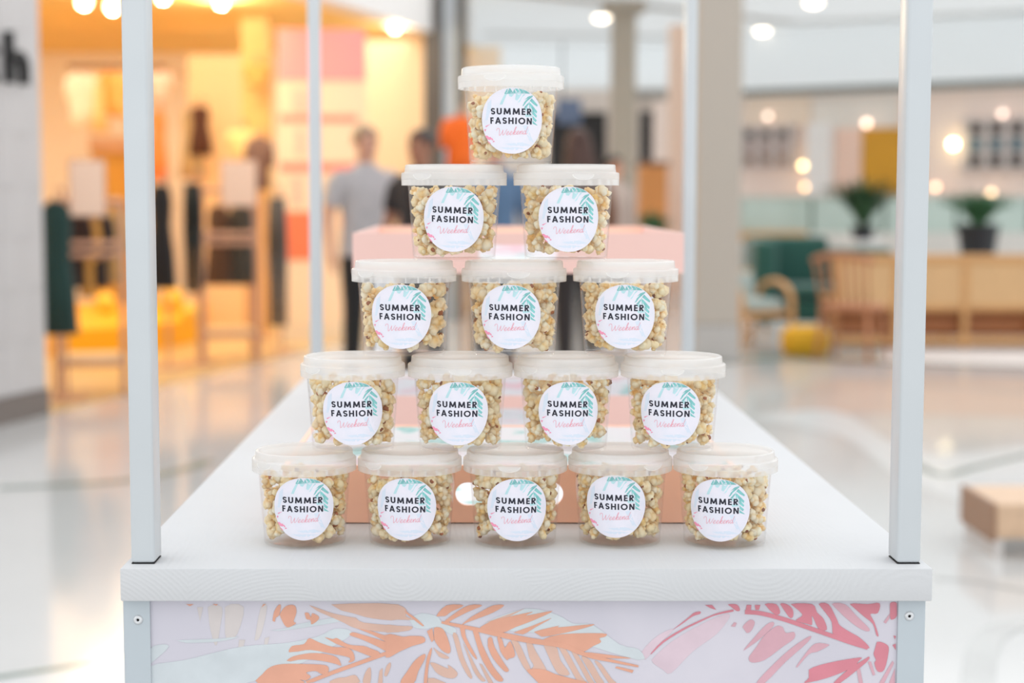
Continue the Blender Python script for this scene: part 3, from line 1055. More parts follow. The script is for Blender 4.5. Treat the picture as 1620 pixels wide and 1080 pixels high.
# positions: (pixel x of the cup's axis, row from the top, pixel x of the sticker's centre, sticker tilt)
ROWS = [
    [(808, 810.5, 0.0, 'at the very top of the pyramid')],
    [(718.5, 716, 0.02, 'on the left in the second row from the top'), (895.5, 901, -0.01, 'on the right in the second row from the top')],
    [(639.5, 634, 0.0, 'on the left in the middle row of three'), (813, 807, 0.0, 'in the centre of the middle row of three'), (989.5, 988.5, 0.0, 'on the right in the middle row of three')],
    [(558.5, 559.5, -0.02, 'at the left end of the row of four'), (728, 724.5, 0.0, 'second from the left in the row of four'),
     (895.5, 900, 0.0, 'third from the left in the row of four'), (1064, 1060, 0.0, 'at the right end of the row of four')],
    [(482, 480.5, 0.0, 'at the left end of the bottom row'), (648.5, 642, 0.0, 'second from the left in the bottom row'), (815, 818, 0.0, 'in the middle of the bottom row'),
     (981, 974, -0.01, 'second from the right in the bottom row'), (1146.2, 1138, -0.01, 'at the right end of the bottom row')]]
YC = 0.140
SHORT = {'at the very top of the pyramid': 'top cup', 'on the left in the second row from the top': 'left cup of the row of two', 'on the right in the second row from the top': 'right cup of the row of two', 'on the left in the middle row of three': 'left cup of the row of three', 'in the centre of the middle row of three': 'centre cup of the row of three', 'on the right in the middle row of three': 'right cup of the row of three', 'at the left end of the row of four': 'first cup of the row of four', 'second from the left in the row of four': 'second cup of the row of four', 'third from the left in the row of four': 'third cup of the row of four', 'at the right end of the row of four': 'last cup of the row of four', 'at the left end of the bottom row': 'first cup of the bottom row', 'second from the left in the bottom row': 'second cup of the bottom row', 'in the middle of the bottom row': 'middle cup of the bottom row', 'second from the right in the bottom row': 'fourth cup of the bottom row', 'at the right end of the bottom row': 'last cup of the bottom row'}
first = None
n_cup = 0
for ri, row in enumerate(ROWS):
    zc = T + (4 - ri) * HC + 0.0002 * (4 - ri)
    for ci, (px, ps, tilt, where) in enumerate(row):
        py = 309 + 589 * (1.75 / 1.89) - 148.5 * (4 - ri) * 0.98
        x = at(px, py - 60, 1.75 + YC).x
        yj = YC + ((0.0, 0.002, -0.001, 0.003, -0.002)[ci] if ri == 4 else (0.001, -0.001, 0.0015, 0.0)[ci % 4])
        cup = thing('popcorn_cup', 'clear lidded plastic cup of popcorn ' + where, 'cup', (x, yj, zc), 0.0, 'stacked popcorn cups')
        face = math.atan2(x - CAM.x, 1.75 + YC)          # how far round the cup the lens looks
        ang = math.asin(max(-1, min(1, (ps - px) / 1388 / 0.0497))) - face
        if first is None:
            b = cup_body_mesh().build('cup_body', M_cup, cup, 'auto', merge=True)
            l = lid_mesh().build('lid', M_lid, cup, 'auto', merge=True)
            rb = rib_mesh().build('lid_ribs', M_rib, l)
            sk = skirt_mesh().build('lid_skirt', M_skirt, l, 'auto')
            tb = tab_mesh().build('tear_tab', M_rib, l)
            st = sticker_mesh().build('sticker', M_stick, cup, 'auto')
            st['label'] = 'round white sticker lettered SUMMER FASHION Weekend'
            subs = [print_mesh(wash_polys, 0.00004).build('wash_print', M_bluew, st), print_mesh(pale_polys, 0.00006).build('palm_print', M_teal_p, st),
                    print_mesh(teal_polys, 0.00008).build('palm_print', M_teal, st), print_mesh(pink_polys, 0.00008).build('leaf_print', M_pinkink, st),
                    print_mesh(title, 0.00014).build('lettering', M_navy, st), print_mesh(script_polys, 0.00014).build('script_lettering', M_coral, st)]
            for s_ in subs + [rb]:
                s_['kind'] = 'stuff'
            first = (b, l, (rb, tb, sk), st, subs)
        else:
            b = copy_part(first[0], cup)
            l = copy_part(first[1], cup)
            for s_ in first[2]:
                copy_part(s_, l)
            st = copy_part(first[3], cup)
            for s_ in first[4]:
                copy_part(s_, st)
        l.rotation_euler = (0, 0, rng.uniform(-0.9, 0.9))
        # the sticker turns with the cup wall; a slight tilt about the view axis
        st.rotation_euler = (0, tilt, ang)
        if ri == 4:
            st.location.z = (0.0, -0.0006, -0.0006, 0.0022, -0.0012)[ci]
        # ---- popcorn inside
        r = np.random.RandomState(40 + n_cup)
        lv0 = 0.0835
        if ri == 0:
            level = lambda th: 0.0665 if -1.3 < th < -0.15 else 0.0815
        elif ri == 2 and ci == 0:
            level = lambda th: 0.0725 if -1.2 < th < 0.45 else 0.084
        else:
            level = lambda th: 0.0850
        pts = fill_points(r, level)
        cand = []
        for k, p in enumerate(pts):
            th = p[4]
            if p[5] != 'wall' or abs(th + face) > 1.35:
                continue
            ds = math.hypot((math.atan2(math.sin(th - ang), math.cos(th - ang))) * cup_r(SZ), p[2] - SZ)
            if ds < SR - 0.001:
                continue
            cand.append((-(p[3] * (0.35 + math.cos(th + face)) * (1.0 if ds > SR + 0.003 else 0.7)), k))
        cand.sort()
        single = set(k for _, k in cand[:20])
        Vs, Fs, Cs, o = [], [], [], 0
        for k, p in enumerate(pts):
            if k in single:
                pc = bpy.data.objects.new('popcorn_piece', HIGH[r.randint(len(HIGH))])
                COL.objects.link(pc)
                pc.location = (x + p[0], yj + p[1], zc + p[2])
                pc.rotation_euler = tuple(r.uniform(-PI, PI, 3))
                pc.scale = (p[3],) * 3
                side = 'left' if p[4] < ang else 'right'
                lev = 'above and ' if p[2] > SZ + 0.018 else ('below and ' if p[2] < SZ - 0.018 else '')
                tag(pc, 'popcorn piece %s%s of the sticker, %s' % (lev, side, SHORT[where]), 'popcorn', 'popcorn pieces in the ' + SHORT[where])
            else:
                V, Fc, C = LOW[r.randint(len(LOW))]
                Vs.append((V @ rand_rot(r).T) * p[3] + np.array(p[:3]))
                Fs.append(Fc + o)
                Cs.append(C)
                o += len(V)
        fo = bpy.data.objects.new('popcorn_fill', mesh_np('popcorn_fill', np.vstack(Vs), np.vstack(Fs), np.vstack(Cs), POP))
        COL.objects.link(fo)
        fo.location = (x, yj, zc)
        tag(fo, 'mass of popcorn filling the cup ' + where, 'popcorn', kind='stuff')
        n_cup += 1

# ================================================================== the mall: floor, walls, ceilings
def floor_mat():
    m = mat('polished_stone_floor', (200, 200, 199), 0.11, var=0.03, vscale=1.2)
    m.node_tree.nodes['Principled BSDF'].inputs['Specular IOR Level'].default_value = 0.4
    return m


M_floor = floor_mat()
tag(MB().box(-14, 16, -4, 30, -0.06, 0.0).build('floor', M_floor), 'polished pale stone floor of the mall hall', 'floor', kind='structure')


def struct(mb, name, m, label, cat, parent=None, smooth=False, bevel=0.0):
    o = mb.build(name, m, parent, smooth, bevel=bevel)
    if not parent:
        tag(o, label, cat, kind='structure')
    return o


# ---- floor inlays: green stone lines and pale fields
M_green = mat('green_stone_inlay', (126, 142, 134), 0.2, var=0.12, vscale=3)
M_grey = mat('grey_stone_inlay', (184, 185, 184), 0.2, var=0.08, vscale=3)
M_pale = mat('white_stone_inlay', (208, 210, 211), 0.2, var=0.04, vscale=2)
M_rosy = mat('rosy_stone_inlay', (204, 186, 176), 0.18, var=0.05, vscale=2)


def fl(px, py):
    r = ray(px, py)
    p = CAM + r * (CAM.z / -r.z)
    return (p.x, p.y)


def inlay(pts, w, m, label, z=0.002, closed_poly=False):
    polys = [smooth_line(pts + pts[:1], 6)[:-1]] if closed_poly else ribbon(smooth_line(pts, 6), w)
    v2, fs = poly_mesh(polys)
    mb = MB()
    n = len(v2)
    mb.add([(x, y, z) for x, y in v2], fs)
    o = mb.build('trim_1', m)
    return tag(o, label, 'floor inlay', kind='structure')


inlay([fl(0, 772), fl(90, 768), fl(205, 760), fl(300, 740), fl(330, 728)], 0.09, M_green, 'thin green stone line across the floor left of the cart')
inlay([fl(-60, 1080), fl(60, 1062), fl(130, 1052), fl(215, 1042), fl(320, 1020)], 0.035, M_green, 'curved green stone edge on the floor by the cart leg')
inlay([fl(-60, 1086), fl(60, 1066), fl(130, 1056), fl(215, 1047), fl(320, 1100), fl(320, 1200), fl(-60, 1200)], 0, M_pale, 'white floor field bottom left beside the cart', 0.0015, True)
inlay([fl(1440, 730), fl(1490, 752), fl(1540, 740), fl(1640, 716)], 0.06, M_green, 'curved green stone line on the floor right of the cart')
inlay([fl(1180, 660), fl(1330, 690), fl(1450, 770), fl(1640, 800), fl(1900, 760), fl(1900, 700), fl(1640, 705), fl(1450, 715), fl(1320, 650)], 0, M_pale, 'white floor field right of the cart', 0.0012, True)
inlay([fl(1290, 672), fl(1330, 655), fl(1450, 655), fl(1640, 660), fl(1900, 665), fl(1900, 610), fl(1640, 600), fl(1320, 598), fl(1250, 640)], 0, M_rosy, 'rosy floor field before the lounge', 0.001, True)
inlay([fl(1100, 572), fl(1240, 566), fl(1420, 572), fl(1640, 578), fl(1800, 582)], 0.35, M_green, 'dark green stone band along the lounge edge')
inlay([fl(1230, 600), fl(1330, 596), fl(1440, 606), fl(1640, 622)], 0.10, M_grey, 'grey stone line before the lounge')
inlay([fl(1545, 1130), fl(1552, 1040), fl(1575, 1000), fl(1620, 988), fl(1700, 985)], 0.09, M_grey, 'grey rounded frame line on the floor at bottom right')
inlay([fl(1480, 915), fl(1540, 920), fl(1640, 936), fl(1800, 950)], 0.03, M_grey, 'thin grey floor joint right of the cart')

# ---- the shop on the left: its front runs back and to the right at a slant
SH_A = math.radians(15.4)
SE = Vector((math.sin(SH_A), math.cos(SH_A), 0))          # along the front
SN = Vector((math.cos(SH_A), -math.sin(SH_A), 0))         # out into the hall
S0 = Vector((*fl(75, 655), 0))
S0.z = 0
M_tile = mat('white_glazed_tile', (196, 192, 191), 0.3, var=0.03, vscale=3)
M_grout = mat('tile_joint', (190, 186, 185), 0.8)
M_base = mat('taupe_plinth', (120, 110, 104), 0.5, var=0.06)
M_black = mat('matt_black', (26, 25, 25), 0.6)
RZ = math.atan2(SE.y, SE.x)


def shop_pt(u, w, z=0.0):
    """u along the shop front, w into the shop"""
    p = S0 + SE * u - SN * w
    return (p.x, p.y, z)


wall = thing('wall_left', 'white tiled wall pier at the left edge of the shop', 'wall', shop_pt(0, 0), RZ, kind='structure')
# local x runs along the front, local y into the shop
MB().box(-3.2, 0.0, 0.012, 0.5, 0.0, 4.6).build('wall_core', M_grout, wall)
MB().box(-3.2, 0.012, -0.012, 0.5, 0.0, 0.155).build('plinth', M_base, wall)
tw, th_ = 0.155, 0.60
t_me = None
for i in range(8):
    for k in range(8):
        z0 = 0.16 + k * th_ - (0.3 if i % 2 else 0)
        z1 = min(z0 + th_, 4.6)
        z0 = max(z0, 0.16)
        x1 = -i * tw
        mb = MB().box(-tw / 2 + 0.002, tw / 2 - 0.002, 0, 0.012 + 0.004 * ((i * 5 + k * 3) % 4) / 4, -(z1 - z0) / 2 + 0.002, (z1 - z0) / 2 - 0.002)
        full = abs((z1 - z0) - th_) < 1e-6
        if full and t_me:
            o = bpy.data.objects.new('tile', t_me)
            COL.objects.link(o)
            o.parent = wall
        else:
            o = mb.build('tile', M_tile, wall)
            if full:
                t_me = o.data
        o.location = (x1 - tw / 2, -0.004 * ((i * 7 + k * 3) % 3) / 3, (z0 + z1) / 2)


def letter_strip(strokes, o, x0, z0, hgt, depth):
    mb = MB()
    for s in strokes:
        for q in ribbon(s, 0.14):
            lo = [(x0 + a * hgt, -depth, z0 + b * hgt) for a, b in q]
            hi = [(x0 + a * hgt, -0.012, z0 + b * hgt) for a, b in q]
            mb.add(lo + hi, [(0, 1, 2, 3), (7, 6, 5, 4), (0, 4, 5, 1), (1, 5, 6, 2), (2, 6, 7, 3), (3, 7, 4, 0)])
    return mb.build('sign_letter', M_black, o)


pl = hit(3, 90, S0, SN)
sg = thing('shop_sign', 'black raised shop sign letters ending in h on the white tiled wall', 'sign', shop_pt((pl - S0).dot(SE), 0.0), RZ)
hz0 = hit(6, 131, S0, SN).z
hz1 = hit(6, 50, S0, SN).z
HGT = hz1 - hz0
letter_strip([[(0.0, 0), (0.0, 1.0)], [(0, 0.38)] + arc(0.28, 0.34, 0.28, 0.24, 170, 0, 8)[1:] + [(0.56, 0.0)]], sg, 0.02, hz0, HGT, 0.06)
letter_strip([[(0.0, 0.86), (0.0, 0.2)] + arc(0.16, 0.2, 0.16, 0.16, 180, 280, 5)[1:], [(-0.2, 0.58), (0.26, 0.58)]], sg, -0.20, hz0, HGT, 0.06)

# shop shell
M_wood = mat('warm_oak_floor', (206, 176, 124), 0.28, var=0.1, vscale=2, stretch=(1, 6, 1))
M_cream = mat('cream_wall', (254, 244, 226), 0.7, var=0.02)
M_ochre = mat('ochre_ceiling', (244, 214, 138), 0.8, var=0.06, vscale=1.5)
poly = [shop_pt(0, 0), shop_pt(9.4, 0), (shop_pt(9.4, 0)[0], 18.6, 0), (-10, 18.6, 0), (-10, shop_pt(0, 0)[1], 0)]


def slab(poly, z0, z1):
    n = len(poly)
    mb = MB()
    vs = [(p[0], p[1], z0) for p in poly] + [(p[0], p[1], z1) for p in poly]
    fs = [tuple(range(n))[::-1], tuple(range(n, 2 * n))] + [(i, (i + 1) % n, n + (i + 1) % n, n + i) for i in range(n)]
    return mb.add(vs, fs)


struct(slab(poly, 0.0005, 0.006), 'floor.001', M_wood, 'warm oak floor inside the clothes shop', 'floor')
struct(slab(poly, 3.02, 3.12), 'ceiling', M_ochre, 'warm ochre ceiling of the clothes shop', 'ceiling')
struct(MB().box(-10, 0.2, 18.6, 18.75, 0, 3.1), 'wall_back', M_cream, 'cream back wall of the clothes shop', 'wall')
struct(MB().box(-10.15, -10, 6, 18.75, 0, 3.1), 'wall_side', M_cream, 'cream side wall of the clothes shop', 'wall')
ob = MB().box(0, 9.4, -0.02, 0.25, 3.0, 4.6).build('trim_2', mat('shop_bulkhead', (232, 230, 228), 0.6))
ob.location, ob.rotation_euler = shop_pt(0, 0), (0, 0, RZ)
tag(ob, 'white bulkhead above the shop front', 'bulkhead', kind='structure')
# a cream display wall and pale fitting inside
M_ambr = mat('amber_panel', (236, 190, 118), 0.6, var=0.04)
p0, p1 = at(384, 300, 16.2), at(427, 300, 16.2)
struct(MB().box(p0.x, p1.x, 14.45, 14.75, 0.0, 3.02), 'wall_partition', M_ambr, 'amber partition inside the clothes shop', 'wall')
p0, p1 = at(300, 300, 17.4), at(384, 300, 17.4)
struct(MB().box(p0.x, p1.x, 15.65, 15.8, 0.0, 2.75), 'wall_panel', mat('sand_panel', (240, 206, 156), 0.6, var=0.03), 'sand coloured wall panel at the back of the shop', 'wall')

# lamps in the shop: pendant globes that really light it
M_bulb = mat('warm_bulb', (255, 244, 224), 0.4, emit=9.0, emit_rgb=(255, 226, 178))


def bulb(px, py, d, r, label, e=55, col=(1.0, 0.66, 0.30), m=None, cord=True):
    p = at(px, py, d)
    t = thing('pendant_lamp', label, 'lamp', (p.x, p.y, p.z), 0, 'shop lamps')
    MB().ball((0, 0, 0), r).build('globe', m or M_bulb, t, True)
    MB().lathe([(1e-5, r * 1.35), (r * 0.4, r * 1.3), (r * 0.45, r * 0.86), (1e-5, r * 0.86)], 16).build('lamp_cap', M_black, t, 'auto')
    if cord:
        MB().tube([(0, 0, r * 1.3), (0, 0, max(3.02 - p.z, r * 1.5))], 0.006, 8).build('cord', M_black, t, True)
    if e:
        l = bpy.data.lights.new('globe_light', 'POINT')
        l.energy, l.color, l.shadow_soft_size = e, col, r
        o = bpy.data.objects.new('globe_light', l)
        o.location = (p.x, p.y, p.z - r * 1.6)
        COL.objects.link(o)


WARM = (1.0, 0.88, 0.62)
bulb(133, 2, 12.8, 0.05, 'glowing globe lamp highest on the left in the shop', 17, WARM)
bulb(178, 10, 13.4, 0.05, 'glowing globe lamp just left of the front cart post', 17, WARM)
bulb(258, -6, 14.2, 0.05, 'glowing globe lamp just right of the front cart post', 17, WARM)
bulb(350, 3, 14.8, 0.05, 'glowing globe lamp above the sand coloured shop wall', 17, WARM)
bulb(625, 42, 17.0, 0.05, 'pale globe lamp hanging by the shop window', 8, (1.0, 0.8, 0.52))
area_light('shop_ceiling_light', (-4.6, 13.6, 2.98), (0, 0, 0), 5, 7, 108, (1.0, 0.90, 0.70))
area_light('shop_window_light', (-1.6, 16.4, 2.98), (0, 0, 0), 1.6, 3.0, 26, (1.0, 0.88, 0.72))

# ---- clothes, racks, signs, podium
FAB = {}


def fabric(rgb):
    if rgb not in FAB:
        FAB[rgb] = mat('fabric_%d_%d_%d' % rgb, rgb, 0.85, var=0.08, vscale=14, bump=0.2, bscale=120, sheen=0.2)
    return FAB[rgb]


M_copper = mat('rose_copper_tube', (196, 150, 124), 0.35, metal=0.25)


def garment(px, py0, py1, d, w, rgb, label, kind='top', rz=0.0, group=None, peg=0.0, stand=None):
    """a piece of clothing on a hanger, py0..py1 are its shoulder and hem"""
    a, b = at(px, py0, d), at(px, py1, d)
    H = a.z - b.z
    t = thing('hanging_garment', label, 'garment', (a.x, a.y, b.z), rz, group)
    mb = MB()
    if kind == 'top':
        mb.loft([(0, w * 0.50, 0.05), (H * 0.3, w * 0.47, 0.05), (H * 0.62, w * 0.44, 0.05), (H * 0.86, w * 0.46, 0.045), (H * 0.95, w * 0.38, 0.035), (H, w * 0.14, 0.02)], 32, ripple=0.06)
        for s in (-1, 1):
            mb.tube([(s * w * 0.40, 0, H * 0.93), (s * w * 0.52, 0, H * 0.72), (s * w * 0.54, 0.01, H * 0.42)], [0.045, 0.05, 0.042], 12)
    elif kind == 'trousers':
        mb.loft([(H * 0.55, w * 0.5, 0.06), (H * 0.8, w * 0.48, 0.06), (H, w * 0.42, 0.05)], 28, ripple=0.04)
        for s in (-1, 1):
            mb.loft([(0, w * 0.21, 0.05, s * w * 0.24, 0), (H * 0.3, w * 0.22, 0.055, s * w * 0.24, 0), (H * 0.6, w * 0.25, 0.06, s * w * 0.25, 0)], 20, ripple=0.04)
    else:
        mb.loft([(0, w * 0.55, 0.08), (H * 0.35, w * 0.48, 0.07), (H * 0.6, w * 0.36, 0.055), (H * 0.82, w * 0.42, 0.05), (H * 0.95, w * 0.36, 0.04), (H, w * 0.14, 0.02)], 36, ripple=0.09, nr=9)
    mb.build('cloth', fabric(rgb), t, True)
    hk = MB().tube([(-w * 0.36, 0, H * 0.965), (0, 0, H + 0.03), (w * 0.36, 0, H * 0.965)], 0.006, 8)
    hk.tube([(0, 0, H + 0.03), (0, 0, H + 0.07), (0.02, 0, H + 0.09), (0.03, 0, H + 0.07)], 0.003, 6)
    hk.build('hanger', M_copper, t, True)
    if peg:
        MB().tube([(0, -0.02, H + 0.085), (0, peg, H + 0.085)], 0.008, 8).build('wall_peg', M_copper, t)
    if stand:
        q = thing('garment_stand', stand, 'clothes stand', (a.x + 0.02, a.y + 0.11, 0.006))
        zz = a.z + 0.08
        MB().tube([(0, 0, 0.012), (0, 0, zz)], 0.012, 10).build('pole', M_copper, q)
        MB().tube([(0, 0, zz), (0, -0.13, zz)], 0.007, 8).build('hook', M_copper, q)
        MB().lathe([(1e-5, 0), (0.14, 0), (0.14, 0.012), (1e-5, 0.016)], 24).build('foot', M_copper, q, 'auto')
    return t


def rack(pxl, pxr, pyb, pyt, d, shelf, label, sign, sname):
    """copper tube rack: two side frames, rails, a low shelf and a sign holder; shelf = pixel heights"""
    a, b = at(pxl, pyb, d), at(pxr, pyb, d)
    w, H = b.x - a.x, at(pxl, pyt, d).z
    t = thing('clothes_rack', label, 'clothes rack', (a.x, a.y, 0.006), 0.22)
    dep = 0.42
    for x in (0, w):
        for y in (0, dep):
            MB().tube([(x, y, 0), (x, y, H)], 0.021, 12).build('upright', M_copper, t, 'auto')
    for z in [H] + [at(pxl, s, d).z for s in shelf]:
        for y in (0, dep):
            MB().tube([(0, y, z - 0.01), (w, y, z - 0.01)], 0.021, 12).build('rail', M_copper, t, 'auto')
    zs = at(pxl, shelf[-1], d).z
    MB().box(0.02, w - 0.02, 0.0, dep, zs, zs + 0.03).build('shelf', mat('blond_wood', (226, 186, 132), 0.5, var=0.08, stretch=(1, 12, 1)), t, bevel=0.003)
    sx, sy0, sy1, sw = sign
    q0, q1 = at(sx, sy0, d), at(sx, sy1, d)
    sg_ = thing('rack_sign', 'blank blush card sign standing on the ' + sname, 'sign', (q0.x, q0.y - 0.03, H + 0.006), 0.1)
    MB().box(-sw / 2, sw / 2, -0.006, 0.006, max(q1.z - H, -0.16), q0.z - H).build('card', mat('blush_card', (240, 208, 186), 0.6), sg_, bevel=0.003)
    MB().box(-sw / 2 - 0.01, sw / 2 + 0.01, 0.007, 0.014, max(q1.z - H, -0.16) - 0.01, q0.z - H + 0.01).build('holder', M_copper, sg_, bevel=0.002)
    return t


rack(92, 196, 622, 318, 10.9, (385, 402, 575), 'copper tube clothes rack at the shop entrance nearest the tiled wall', (139, 256, 342, 0.215), 'near copper clothes rack')
rack(322, 408, 560, 300, 13.1, (370, 383, 530), 'copper tube clothes rack standing deeper in the shop entrance', (378, 256, 326, 0.262), 'deeper copper clothes rack')
garment(88, 318, 528, 10.6, 0.22, (16, 52, 48), 'long dark green coat beside the white tiled wall', 'dress', stand='copper stand of the long dark green coat')
garment(118, 335, 455, 11.1, 0.14, (52, 32, 22), 'dark brown top on the near copper rack, left one', 'top', 0.3)
garment(136, 335, 470, 11.15, 0.10, (206, 148, 66), 'ochre top between two dark tops on the near rack', 'top', 0.3)
garment(154, 335, 455, 11.2, 0.13, (44, 28, 22), 'dark brown top on the near copper rack, right one', 'top', 0.3)
garment(180, 330, 450, 11.3, 0.16, (208, 160, 96), 'tan top at the right end of the near rack', 'top', 0.3)
garment(254, 292, 456, 12.6, 0.19, (20, 16, 20), 'black garment right beside the front cart post', 'dress', stand='copper stand of the black garment by the front post')
garment(304, 290, 462, 12.9, 0.15, (12, 18, 16), 'long black garment left of the deeper copper rack', 'trousers', stand='copper stand of the long black garment')
garment(438, 312, 515, 13.9, 0.17, (84, 78, 74), 'grey speckled trousers right of the deeper copper rack', 'trousers', stand='copper stand of the grey speckled trousers')
garment(316, 168, 246, 16.95, 0.22, (78, 42, 26), 'dark brown top on the wall panel in the shop', 'dress', peg=0.45)
garment(302, 172, 282, 16.98, 0.22, (186, 160, 116), 'olive beige dress beside the brown top on the shop wall', 'dress', peg=0.42)
garment(345, 325, 450, 13.35, 0.2, (92, 62, 40), 'brown dress hanging inside the deeper copper rack', 'dress')
garment(380, 325, 450, 13.4, 0.22, (70, 66, 58), 'grey green dress hanging inside the deeper copper rack', 'dress')
garment(410, 215, 300, 15.2, 0.17, (120, 92, 84), 'mauve brown top hanging behind the deeper sign', 'top', stand='tall copper stand of the mauve brown top')
garment(382, 205, 250, 15.6, 0.16, (248, 214, 150), 'pale yellow top hanging behind the deeper sign', 'top', stand='tall copper stand of the pale yellow top')
garment(406, 100, 140, 15.9, 0.17, (214, 170, 96), 'mustard top pinned high on the cream shop wall', 'top', peg=0.3)
# wall rail with pale clothes
p0, p1 = at(108, 106, 17.6), at(262, 96, 17.6)
rl = thing('wall_rail', 'dark wall rail of pale clothes at the back of the shop', 'clothes rail', (p0.x, p0.y, p0.z))
MB().tube([(0, 0, 0), (p1.x - p0.x, 0, 0)], 0.02, 12).build('rail', mat('bronze_rail', (120, 82, 44), 0.4, metal=0.5), rl, 'auto')
for x in (0.05, p1.x - p0.x - 0.05):
    MB().tube([(x, 0, 0), (x, 18.6 - p0.y, 0)], 0.014, 8).build('bracket', M_copper, rl)
for k, (px, rgb, py1, nm) in enumerate(((122, (252, 236, 214), 205, 'ivory top at the left end of the wall rail'), (140, (250, 226, 200), 198, 'cream top second on the wall rail'),
                                        (156, (244, 206, 140), 210, 'straw yellow dress third on the wall rail'), (172, (238, 160, 74), 180, 'orange tan top fourth on the wall rail'),
                                        (186, (246, 190, 110), 185, 'apricot top left of the front post on the rail'), (252, (250, 222, 206), 160, 'blush top at the right end of the wall rail'))):
    garment(px, 114, py1, 17.6, 0.17, rgb, nm, 'dress' if k in (2,) else 'top')
garment(250, 175, 285, 17.3, 0.17, (244, 140, 70), 'orange dress seen just right of the front post', 'dress', stand='tall copper stand of the orange dress')
# shelf with baskets behind the near sign
p0, p1 = at(140, 214, 18.6), at(200, 214, 18.6)
sb = thing('display_table', 'low ochre display table behind the near rack sign', 'table', (p0.x, p0.y, 0.006))
zt = at(140, 218, 18.6).z
MB().box(0, p1.x - p0.x + 0.2, 0, 0.5, zt - 0.16, zt).build('top', mat('taupe_wood', (206, 160, 122), 0.6, var=0.06), sb, bevel=0.004)
MB().box(0.02, p1.x - p0.x + 0.18, 0.03, 0.47, 0, zt - 0.16).build('body', mat('ochre_front', (204, 150, 56), 0.6, var=0.15, vscale=8), sb)
# the yellow podium on the shop floor
M_yel = mat('yellow_lacquer', (250, 178, 8), 0.45, var=0.04, vscale=2)
pd = [fl(75, 566), fl(240, 556), fl(320, 540), fl(330, 513), fl(230, 513), fl(110, 513)]
tag(slab([(x, y, 0) for x, y in pd], 0.006, 0.22).build('podium', M_yel), 'low bright yellow display podium on the shop floor', 'podium')
M_ball = mat('yellow_balloon', (252, 196, 70), 0.3)
for px, py, d, r, nm in ((301, 490, 14.4, 0.085, 'pale yellow ball beside the deeper copper rack'), (166, 462, 15.6, 0.10, 'yellow ball on the podium behind the near rack'),
                         (272, 458, 15.8, 0.12, 'yellow ball on the podium right of the front post')):
    p = at(px, py, d)
    bl = thing('display_ball', nm, 'ball', (p.x, p.y, 0.22))
    MB().ball((0, 0, r), r).build('ball', M_ball, bl, True)
    MB().lathe([(r * 0.3, 0.0), (r * 0.34, 0.0), (r * 0.34, 0.012), (r * 0.3, 0.012)], 20, closed=True).build('ring_foot', M_copper, bl)
# printed banner wall in the window
p0, p1 = at(441, 300, 15.0), at(580, 300, 15.0)
bn = thing('window_banner', 'tall pink and cream printed banner in the shop window', 'banner', (p0.x, p0.y, 0.006), 0.10)
bw = p1.x - p0.x
zb0 = at(500, 512, 15.0).z
zb1 = at(500, 46, 15.0).z
MB().box(0, bw, 0, 0.05, 0, zb0).build('base', mat('banner_base', (236, 214, 184), 0.6), bn)
MB().box(0, bw, 0, 0.04, zb0, zb1).build('board', mat('banner_cream', (250, 218, 184), 0.6), bn)
for py0, py1, x0, x1, rgb, nm in ((46, 128, 0.0, 1.0, (252, 160, 158), 'pink_block'), (182, 194, 0.02, 0.9, (250, 150, 132), 'coral_stripe'), (258, 272, 0.02, 0.9, (250, 142, 124), 'coral_stripe'),
                                  (336, 412, 0.03, 0.40, (246, 126, 84), 'coral_block'), (205, 246, 0.2, 0.28, (248, 190, 170), 'stroke'), (280, 325, 0.15, 0.25, (248, 188, 168), 'stroke'),
                                  (336, 398, 0.7, 1.0, (246, 170, 130), 'coral_block'), (140, 176, 0.15, 0.35, (250, 196, 172), 'stroke')):
    MB().box(x0 * bw, x1 * bw, -0.008, 0, at(500, py1, 15.0).z, at(500, py0, 15.0).z).build(nm, mat('ink_%d_%d' % (rgb[1], rgb[2]), rgb, 0.6), bn)
# back of the window: pale glowing wall beside the dark pier
p0, p1 = at(575, 300, 18.2), at(676, 300, 18.2)
M_lemon = mat('pale_yellow_wall', (250, 230, 200), 0.7, var=0.03)
struct(MB().box(p0.x, p1.x, 16.6, 16.7, 0.0, 3.02), 'wall_window', M_lemon, 'pale yellow wall inside the shop window', 'wall')
# dark pier and glass end of the shop front
M_pier = mat('grey_brown_pier', (84, 80, 76), 0.5, var=0.06)
M_slate = mat('dark_slate_frame', (62, 64, 62), 0.5)
p0, p1 = at(671, 300, 17.6), at(701, 300, 17.6)
struct(MB().box(p0.x, p1.x, 15.85, 16.35, 0, 4.6), 'wall_pier', M_pier, 'dark grey brown pier at the end of the shop front', 'pier')
p0, p1, p2 = at(701, 300, 17.7), at(723, 300, 17.7), at(738, 300, 17.7)
M_pane = mat('pale_reflective_glass', (198, 206, 212), 0.08, var=0.12, vscale=1.5)
struct(MB().box(p0.x, p1.x, 15.95, 16.0, 0, 4.6), 'window_1', M_pane, 'tall narrow glass pane beside the dark pier', 'window')
struct(MB().box(p1.x, p2.x, 15.9, 16.1, 0, 4.6), 'trim_3', mat('slate_post', (88, 88, 84), 0.5), 'dark slate post beside the glass pane', 'post')

